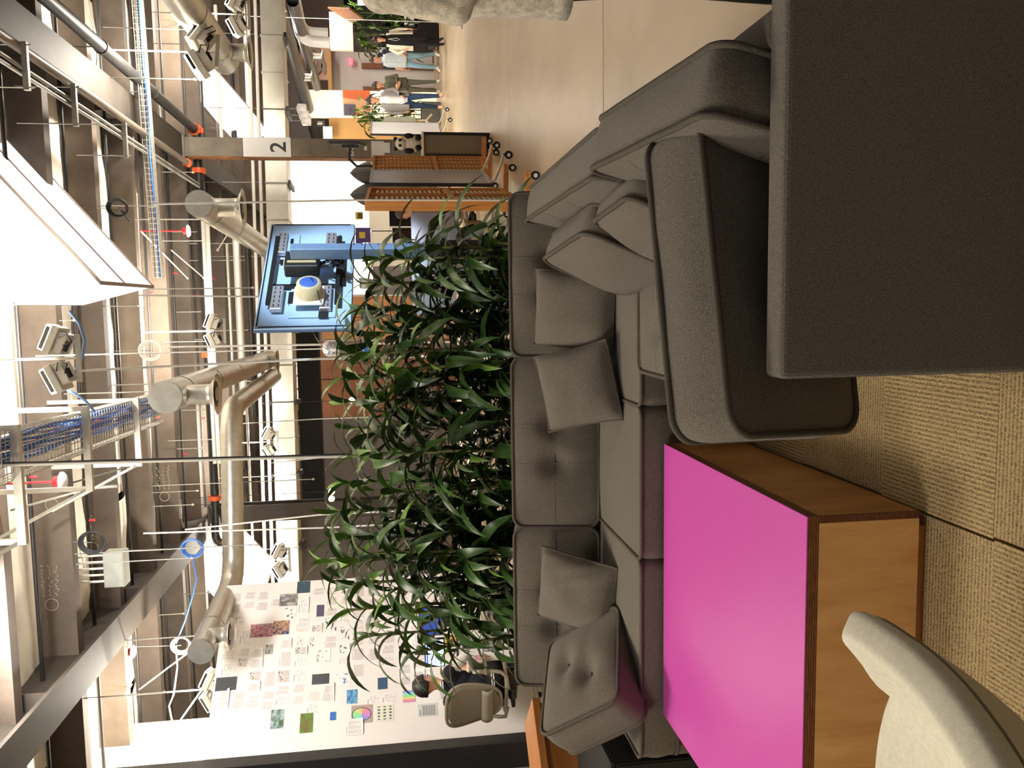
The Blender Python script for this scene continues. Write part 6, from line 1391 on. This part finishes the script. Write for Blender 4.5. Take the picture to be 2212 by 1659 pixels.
# monitor arm by the column
p = py(752, 310, 11.6); th = thing('tilted_monitor', 'dark monitor on an arm, seen edge on beside the numbered column', 'monitor', p, (R(0), R(8), R(82)))
MB().box((-.30, -.02, -.2), (.30, .02, .2)).build('casing', BLKP, th, bevel=.006); MB().box((-.12, .02, -.12), (.12, .06, .06)).build('rear_hump', BLACK, th)
MB().tube([(0, .06, -.02), (.02, .2, .0), (.06, .3, -.1), (.06, .3, -p.z + .7)], .022, 8).build('arm', BLACK, th)
# ------------------------------------------------------------------ far end of the hall
def far_panel(name, label, cat, q0, q1, Y, m, z0=None, thick=.12, kind=None):
    th, w_, h_ = up_panel(name, label, cat, q0, q1, Y, None)
    if z0 is not None: lo = z0 - th.location.z
    else: lo = 0
    MB().box((-w_ / 2, 0, lo), (w_ / 2, thick, h_)).build('panel', m, th)
    if kind: th['kind'] = kind
    return th, w_, h_
far_panel('tan_wall', 'tan painted wall behind the far plant and the white whiteboard', 'wall', (712, 255), (800, 345), 24.0, TANW, 0.0, kind='structure')
th, w_, h_ = far_panel('self_lit_wall', 'pale wall given its own glow behind the orange poster', 'wall', (652, 195), (800, 254), 24.6, mat('self_lit_pale_wall', lin(252, 236, 206), .7, emit=(1, .86, .62), es=.5), 0.0, kind='structure')  # light on this wall is put in as emission
OR1 = mat('orange_print', lin(238, 116, 66), .6, var=.08); OR2 = mat('pale_orange_print', lin(246, 196, 150), .6)
th, w_, h_ = up_panel('mural_poster', 'orange and cream mural on the lit wall above the far walkers', 'poster', (741, 195), (800, 250), 24.57, None)
MB().box((-w_ / 2, 0, 0), (w_ / 2, .03, h_)).build('ground', OR2, th); MB().add([(w_ / 2, -.01, 0), (w_ / 2, -.01, h_), (w_ * .20, -.01, h_), (w_ * .08, -.01, 0)], [(0, 1, 2, 3)]).build('orange_field', OR1, th); MB().add([(-w_ * .32, -.01, h_ * .0), (-w_ * .26, -.01, h_ * .0), (-w_ * .12, -.01, h_ * .34), (-w_ * .18, -.01, h_ * .36)], [(0, 1, 2, 3)]).build('orange_stroke', OR1, th)
for k in range(3): MB().lathe([(0, 0), (w_ * .07, 0), (w_ * .07, .01), (0, .01)], 16).build('orange_blot', OR1, th, loc=(-w_ * (.44 - .02 * k), -.01, h_ * (.62 - .13 * k)), rot=(R(90), 0, 0))
th, w_, h_ = up_panel('blue_grey_panel', 'square blue grey panel with a small rust coloured emblem', 'panel', (743, 225), (767, 248), 24.53, None); MB().box((-w_ / 2, 0, 0), (w_ / 2, .04, h_)).build('board', mat('blue_grey_board', lin(112, 114, 138), .7), th); MB().lathe([(0, 0), (.045, 0), (.045, .012), (0, .012)], 6).build('emblem', mat('rust_emblem', lin(150, 104, 80), .7), th, loc=(0, 0, h_ / 2), rot=(R(90), 0, 0))
th, w_, h_ = far_panel('grey_wall', 'pale grey wall with two wooden doors behind the far walkers', 'wall', (714, 112), (800, 196), 25.6, GREYW, 0.0, kind='structure')
for k, (y0, y1, lab) in enumerate(((136, 147, 'wooden door nearer the dark column'), (187, 196, 'wooden door nearer the orange mural'))):
    t, w_, h_ = far_panel('door_%d' % (k + 1), lab, 'door', (781 if k == 0 else 784, y0), (800, y1), 25.45, BROWNB, 0.0, .1); t['kind'] = 'structure'; MB().ball((w_ * .35, -.03, -t.location.z + 1.0), .03, 8).build('door_handle', CHROME, t)
th, w_, h_ = far_panel('mural_wall', 'salmon coloured wall with a big grey outlined letter', 'wall', (648, 86), (713, 172), 25.2, mat('salmon_wall', lin(226, 180, 156), .7), None, kind='structure')
GREYL = mat('grey_letter', lin(158, 140, 132), .6); OUTL = mat('brown_outline', lin(140, 66, 52), .6)
c_ = py(677, 130, 25.15)
TM = frame_from((1, 0, 0), (0, 0, 1), c_)
def ring_letter(parent, T, rx, ry, wd, m, y, a0=0, a1=360):
    mb = MB(); n = 40
    for k in range(n):
        A, B_ = R(a0 + (a1 - a0) * k / n), R(a0 + (a1 - a0) * (k + 1) / n); mb.add([T @ Vector((math.cos(A) * rx, math.sin(A) * ry, y)), T @ Vector((math.cos(B_) * rx, math.sin(B_) * ry, y)), T @ Vector((math.cos(B_) * (rx - wd), math.sin(B_) * (ry - wd * 1.0), y)), T @ Vector((math.cos(A) * (rx - wd), math.sin(A) * (ry - wd * 1.0), y))], [(0, 1, 2, 3)])
    o = mb.build('letter_stroke', m); M_ = o.matrix_world.copy(); o.parent = parent; o.matrix_parent_inverse = Matrix.Translation(parent.location).inverted(); return o
ring_letter(th, TM, .44, .29, .18, OUTL, .012); ring_letter(th, TM, .42, .27, .14, GREYL, .02)
T2 = frame_from((1, 0, 0), (0, 0, 1), py(650, 166, 25.15)); ring_letter(th, T2, .26, .26, .15, OUTL, .012, 200, 330); ring_letter(th, T2, .24, .24, .11, GREYL, .02, 200, 330)
T2 = frame_from((1, 0, 0), (0, 0, 1), py(706, 146, 25.15)); ring_letter(th, T2, .2, .16, .12, GREYL, .02, 20, 160)
far_panel('wood_beam', 'slanting tan ceiling soffit above the grey wall', 'trim', (708, 112), (716, 200), 25.0, TANW, None, .3)
# exit sign
th, w_, h_ = up_panel('exit_sign', 'small glowing pink exit sign on the grey wall', 'sign', (752, 126), (763, 141), 25.4, None); MB().box((-w_ / 2, -.05, 0), (w_ / 2, .0, h_)).build('housing', mat('pink_sign_glow', lin(244, 96, 130), .4, emit=lin(244, 90, 120), es=.7), th); text('sign_text', 'EXIT', h_ * .62, frame_from((1, 0, 0), (0, 0, 1), (0, -.052, h_ / 2)), WHITEP, th)
far_panel('cream_wall', 'plain cream gable shaped wall behind the tall far plant', 'wall', (712, 26), (762, 108), 22.5, mat('self_lit_cream_wall', lin(244, 224, 198), .7, emit=(1, .88, .74), es=.1), None, kind='structure')  # slight emission stands in for light on the cream wall
p = py(762, 68, 22.3); th = thing('sloping_panel', 'brown sloping roof panel over the dark shelves', 'panel', p); MB().add([Vector(py(*q, Y)) - p for q, Y in (((708, 16), 22.4), ((755, 18), 21.0), ((785, 40), 21.0), ((760, 48), 22.4))], [(0, 1, 2, 3)]).build('board', BROWNB, th, solid=.04)
# dark shelving at the far right edge
p = py(865, 18, 24.6); th = thing('dark_shelving', 'dark open shelving full of pale boxes at the far upper right', 'shelf', (p.x + .2, 24.7, 0))
zt_ = py(742, 30, 24.6).z
for x in (-.75, 0, .9): MB().box((x - .02, -.2, 0), (x + .02, .3, zt_)).build('upright', BLACK, th)
for z in (.12, .55, 1.0, 1.45, zt_ - .03): MB().box((-.75, -.2, z), (.9, .3, z + .03)).build('shelf_board', BLACK, th)
MB().box((-.75, .3, 0), (.9, .32, zt_)).build('back_panel', DARK, th)
for k, (x, z, c) in enumerate(((-.5, .58, WHITEP), (-.1, .58, CREAM), (.3, .58, DARK), (-.45, 1.03, DARK), (.1, 1.03, WHITEP), (.55, 1.03, YEL), (-.4, .15, BROWNB), (.3, .15, WHITEP), (-.2, 1.48, DARK), (.35, 1.48, WHITEP))):
    t = thing('storage_box', ['white', 'cream', 'dark', 'dark grey', 'pale', 'yellow', 'brown', 'light', 'black', 'snow white'][k] + ' box on the dark shelving, ' + ['lower middle board at its near end', 'lower middle board at its centre', 'lower middle board at its far end', 'upper middle board at its near end', 'upper middle board at its centre', 'upper middle board at its far end', 'bottom board at its near end', 'bottom board at its far end', 'top board at its near end', 'top board at its far end'][k], 'box', th.location + Vector((x, 0, z + .002)), group='boxes on the dark shelving')
    MB().box((-.16, -.16, 0), (.16, .2, .26)).build('carton', c, t); MB().box((-.165, -.165, .24), (.165, .205, .275)).build('lid', c, t)
far_panel('light_panel', 'bright window like panel at the far upper right edge', 'panel', (772, -20), (850, 9), 22.0, mat('bright_panel', lin(236, 244, 248), .4, emit=(.9, .96, 1), es=.7), None)  # glowing panel, no window opening behind it
MB().box((5.4, 20.2, .001), (11, 28, .005)).build('brick_red_mat', mat('brick_red_mat', lin(168, 96, 70), .8, var=.08)); tag(bpy.data.objects['brick_red_mat'], 'brick red floor covering at the far right end of the walkway', 'mat')
bpy.data.objects['brick_red_mat'].location.x = 1.9; bpy.data.objects['brick_red_mat'].location.y = 1.2
th = thing('bollard', 'bright metal post leaning by the tall far plant', 'post', pz(908, 57)); MB().tube([(0, 0, 0), (-.06, 0, .9), (-.12, .1, 1.75)], .05, 14).build('post', CHROME, th); MB().lathe([(.12, 0), (.12, .03), (.07, .05)], 16).build('foot', STEEL, th)
# coat stand behind the olive person
p = pz(935, 158); th = thing('coat_stand', 'coat stand loaded with brown and dark coats behind the far walkers', 'coat stand', (p.x, p.y + 1.0, 0)); MB().tube([(0, 0, 0), (0, 0, 1.75)], .025, 8).build('pole', BLACK, th)
for k in range(4): MB().tube([(0, 0, .04), (.25 * math.cos(k * 1.57), .25 * math.sin(k * 1.57), .02)], .018, 6).build('foot', BLACK, th)
for k, (dx, dy, c) in enumerate(((-.12, -.1, BROWNB), (.12, -.12, mat('dark_brown_cloth', lin(70, 54, 46), .9)), (.0, .12, DARK))):
    MB().tube([(0, 0, 1.7), (dx, dy, 1.66)], .01, 6).build('hook', BLACK, th); MB().lathe([(.02, 0), (.09, -.06), (.13, -.3), (.15, -.7), (.12, -.78)], 12, 0, Matrix.Translation((dx, dy, 1.66))).build('coat', c, th)
# far plants
def far_plant(label, q, Y, wd, z0, z1, n, pot):
    p = py(*q, Y); th = thing('potted_plant', label, 'plant', (p.x, Y, 0), group='far leafy plants')
    MB().box((-wd * .4, -.2, 0), (wd * .4, .2, z0)).build('planter', pot, th, bevel=.01); MB().box((-wd * .38, -.18, z0), (wd * .38, .18, z0 + .01)).build('soil', SOIL, th)
    for c in range(5): x = -wd * .3 + wd * .15 * c; MB().tube([(x, 0, z0), (x * 1.1, 0, z1 - .2)], .014, 6).build('cane', CANE, th)
    r3 = random.Random(int(Y * 10) + n)
    for k in range(n):
        kind = r3.choice(('up', 'mid', 'mid', 'low')); me = r3.choice(LV[kind]); o = bpy.data.objects.new('leaf', me); COL.objects.link(o); o.parent = th
        o.location = (r3.uniform(-wd / 2, wd / 2), r3.uniform(-.2, .15), r3.uniform(z0 + .05, z1 - (.0 if kind == 'up' else .15))); o.rotation_euler = (0, r3.uniform(-.3, .3), r3.uniform(0, 6.28)); s = r3.uniform(1.1, 1.7); o.scale = (s, s, s)
far_plant('tall leafy plant row behind the walking person in the cream cardigan', (800, 60), 22.8, 1.15, .55, py(757, 60, 22.8).z, 170, BLACK)
far_plant('leafy plant in a grey trough behind the person in the grey jacket', (820, 246), 22.9, .75, .5, py(774, 246, 22.9).z, 120, mat('grey_trough', lin(120, 118, 112), .6))
th, w_, h_ = up_panel('grey_trolley', 'narrow grey green trolley under the far plant', 'trolley', (829, 252), (866, 262), 20.6, None); MB().box((-w_ / 2, 0, -.35), (w_ / 2, .3, h_)).build('body', mat('grey_green_metal', lin(140, 140, 124), .6), th); MB().tube([(0, .1, -.35), (0, .1, -.6), (.15, .1, -.75)], .03, 8).tube([(0, .1, -.6), (-.15, .1, -.75)], .03, 8).build('leg', TAUPE, th)
far_panel('white_sign', 'white rounded notice with faint red writing, hung beside the numbered column', 'sign', (698, 273), (718, 303), 23.86, WHITEP, None, .03)
for k, yc in enumerate((235, 249, 261)):
    t = thing('white_drum', 'white drum lamp of three under the dark duct, ' + ['right one', 'middle one', 'left one'][k], 'lamp', py(662 + k * 5, yc, 21.5), group='white drum lamps'); MB().lathe([(.10, 0), (.12, .02), (.12, .2), (.05, .24)], 18).build('drum', WHITEP, t); MB().tube([(0, 0, .24), (0, 0, .9)], .008, 6).build('stem', STEELD, t)
# ------------------------------------------------------------------ behind the leaves
ORB = mat('orange_brown_cardboard', lin(190, 138, 90), .7, var=.08, vs_=2)
th, w_, h_ = far_panel('brown_cupboard', 'orange brown cupboard behind the leaves under the television', 'cupboard', (694, 640), (800, 732), 13.0, ORB, 0.0, .5); MB().box((-.01, -.006, -th.location.z + .1), (.01, 0, h_)).build('door_gap', BROWNB, th); MB().ball((.05, -.02, .1), .02, 8).build('knob', BROWNB, th)
th, w_, h_ = far_panel('brown_cupboard', 'dark brown cupboard behind the silver wrapped bundle', 'cupboard', (694, 736), (800, 900), 14.6, BROWNB, 0.0, .5); MB().box((-.01, -.006, -th.location.z + .1), (.01, 0, h_)).build('door_gap', DARK, th); MB().ball((.05, -.02, .1), .02, 8).build('knob', DARK, th)
far_panel('dark_shade_panel', 'black panel standing in for the unlit recess above the cupboards and under the long duct', 'recess', (646, 700), (694, 1100), 16.6, mat('black_shade_paint', lin(12, 11, 10), .9), None, .3)  # solid black panel, the shade of the opening put into its colour
p = py(700, 752, 7.6); q = py(762, 752, 7.6); th = thing('silver_bundle', 'silver wrapped bundle hanging among the tallest leaf tips', 'bundle', q); hh = p.z - q.z
MB().lathe([(.035, -.1), (.075, .0), (.07, hh * .5), (.075, hh * .85), (.06, hh * 1.0), (.02, hh * 1.06)], 14).build('foil', mat('crinkled_foil', lin(226, 222, 222), .25, metal=.8, bump=.6, bs=60), th); MB().tube([(0, 0, hh * 1.05), (-.01, 0, 4.42 - q.z)], .006, 6).build('cord', CORD, th); MB().ball((0, 0, -.12), (.07, .06, .06), 10).build('blue_cloth', mat('blue_plastic_sheet', lin(60, 110, 200), .4, bump=.4, bs=40), th)
WIN = mat('pale_window_pane', lin(240, 236, 226), .4, emit=(1, .97, .9), es=.5)
th, w_, h_ = up_panel('window_1', 'white window with dark red bars beyond the long duct', 'window', (641, 783), (668, 868), 19.0, None); th['kind'] = 'structure'
MB().box((-w_ / 2, 0, 0), (w_ / 2, .05, h_)).build('frame', WHITE, th)
for k in range(3): MB().box((-w_ / 2 + .03 + k * w_ / 3, -.01, .08), (-w_ / 2 + (k + 1) * w_ / 3 - .03, 0, h_ - .03)).build('pane', WIN, th)
for k in range(1, 3): MB().box((-w_ / 2 + k * w_ / 3 - .02, -.03, 0), (-w_ / 2 + k * w_ / 3 + .02, -.005, h_)).build('red_bar', mat('dark_red_bar', lin(110, 34, 34), .6), th)
# pale tables, warm lamps and screens glimpsed through the leaves
for k, (q, Y, wd, lab) in enumerate((((1062, 1090), 7.2, 1.5, 'white table behind the middle of the leaves'), ((1050, 860), 8.4, 1.6, 'white table behind the leaves under the long duct'), ((1060, 1290), 7.4, 1.1, 'white table behind the left part of the leaves'))):
    p = pz(*q, .73); th = thing('table', lab, 'table', (p.x, Y, 0)); MB().box((-wd / 2, -.35, .70), (wd / 2, .35, .73)).build('tabletop', CREAM, th)
    for x in (-wd / 2 + .06, wd / 2 - .06):
        for y in (-.3, .3): MB().box((x - .02, y - .02, 0), (x + .02, y + .02, .70)).build('leg', STEELD, th)
BULB = mat('warm_bulb', lin(255, 220, 160), .4, emit=(1, .75, .4), es=9)
for k, q in enumerate(((760, 865), (716, 1062), (716, 1077))):
    p = py(*q, 11.68); t = thing('pendant_bulb', ['warm bulb glimpsed through the leaf tips right of the bent duct', 'warm bulb left of the thick pale cable, right one of a pair', 'warm bulb left of the thick pale cable, left one of a pair'][k], 'lamp', p); MB().ball((0, 0, 0), .045, 12).build('bulb', BULB, t); MB().tube([(0, 0, .04), (0, 0, .10)], .02, 8).build('socket', BLKP, t); MB().tube([(0, 0, .1), (0, 0, 4.36 - p.z)], .004, 5).build('flex', BLKP, t)
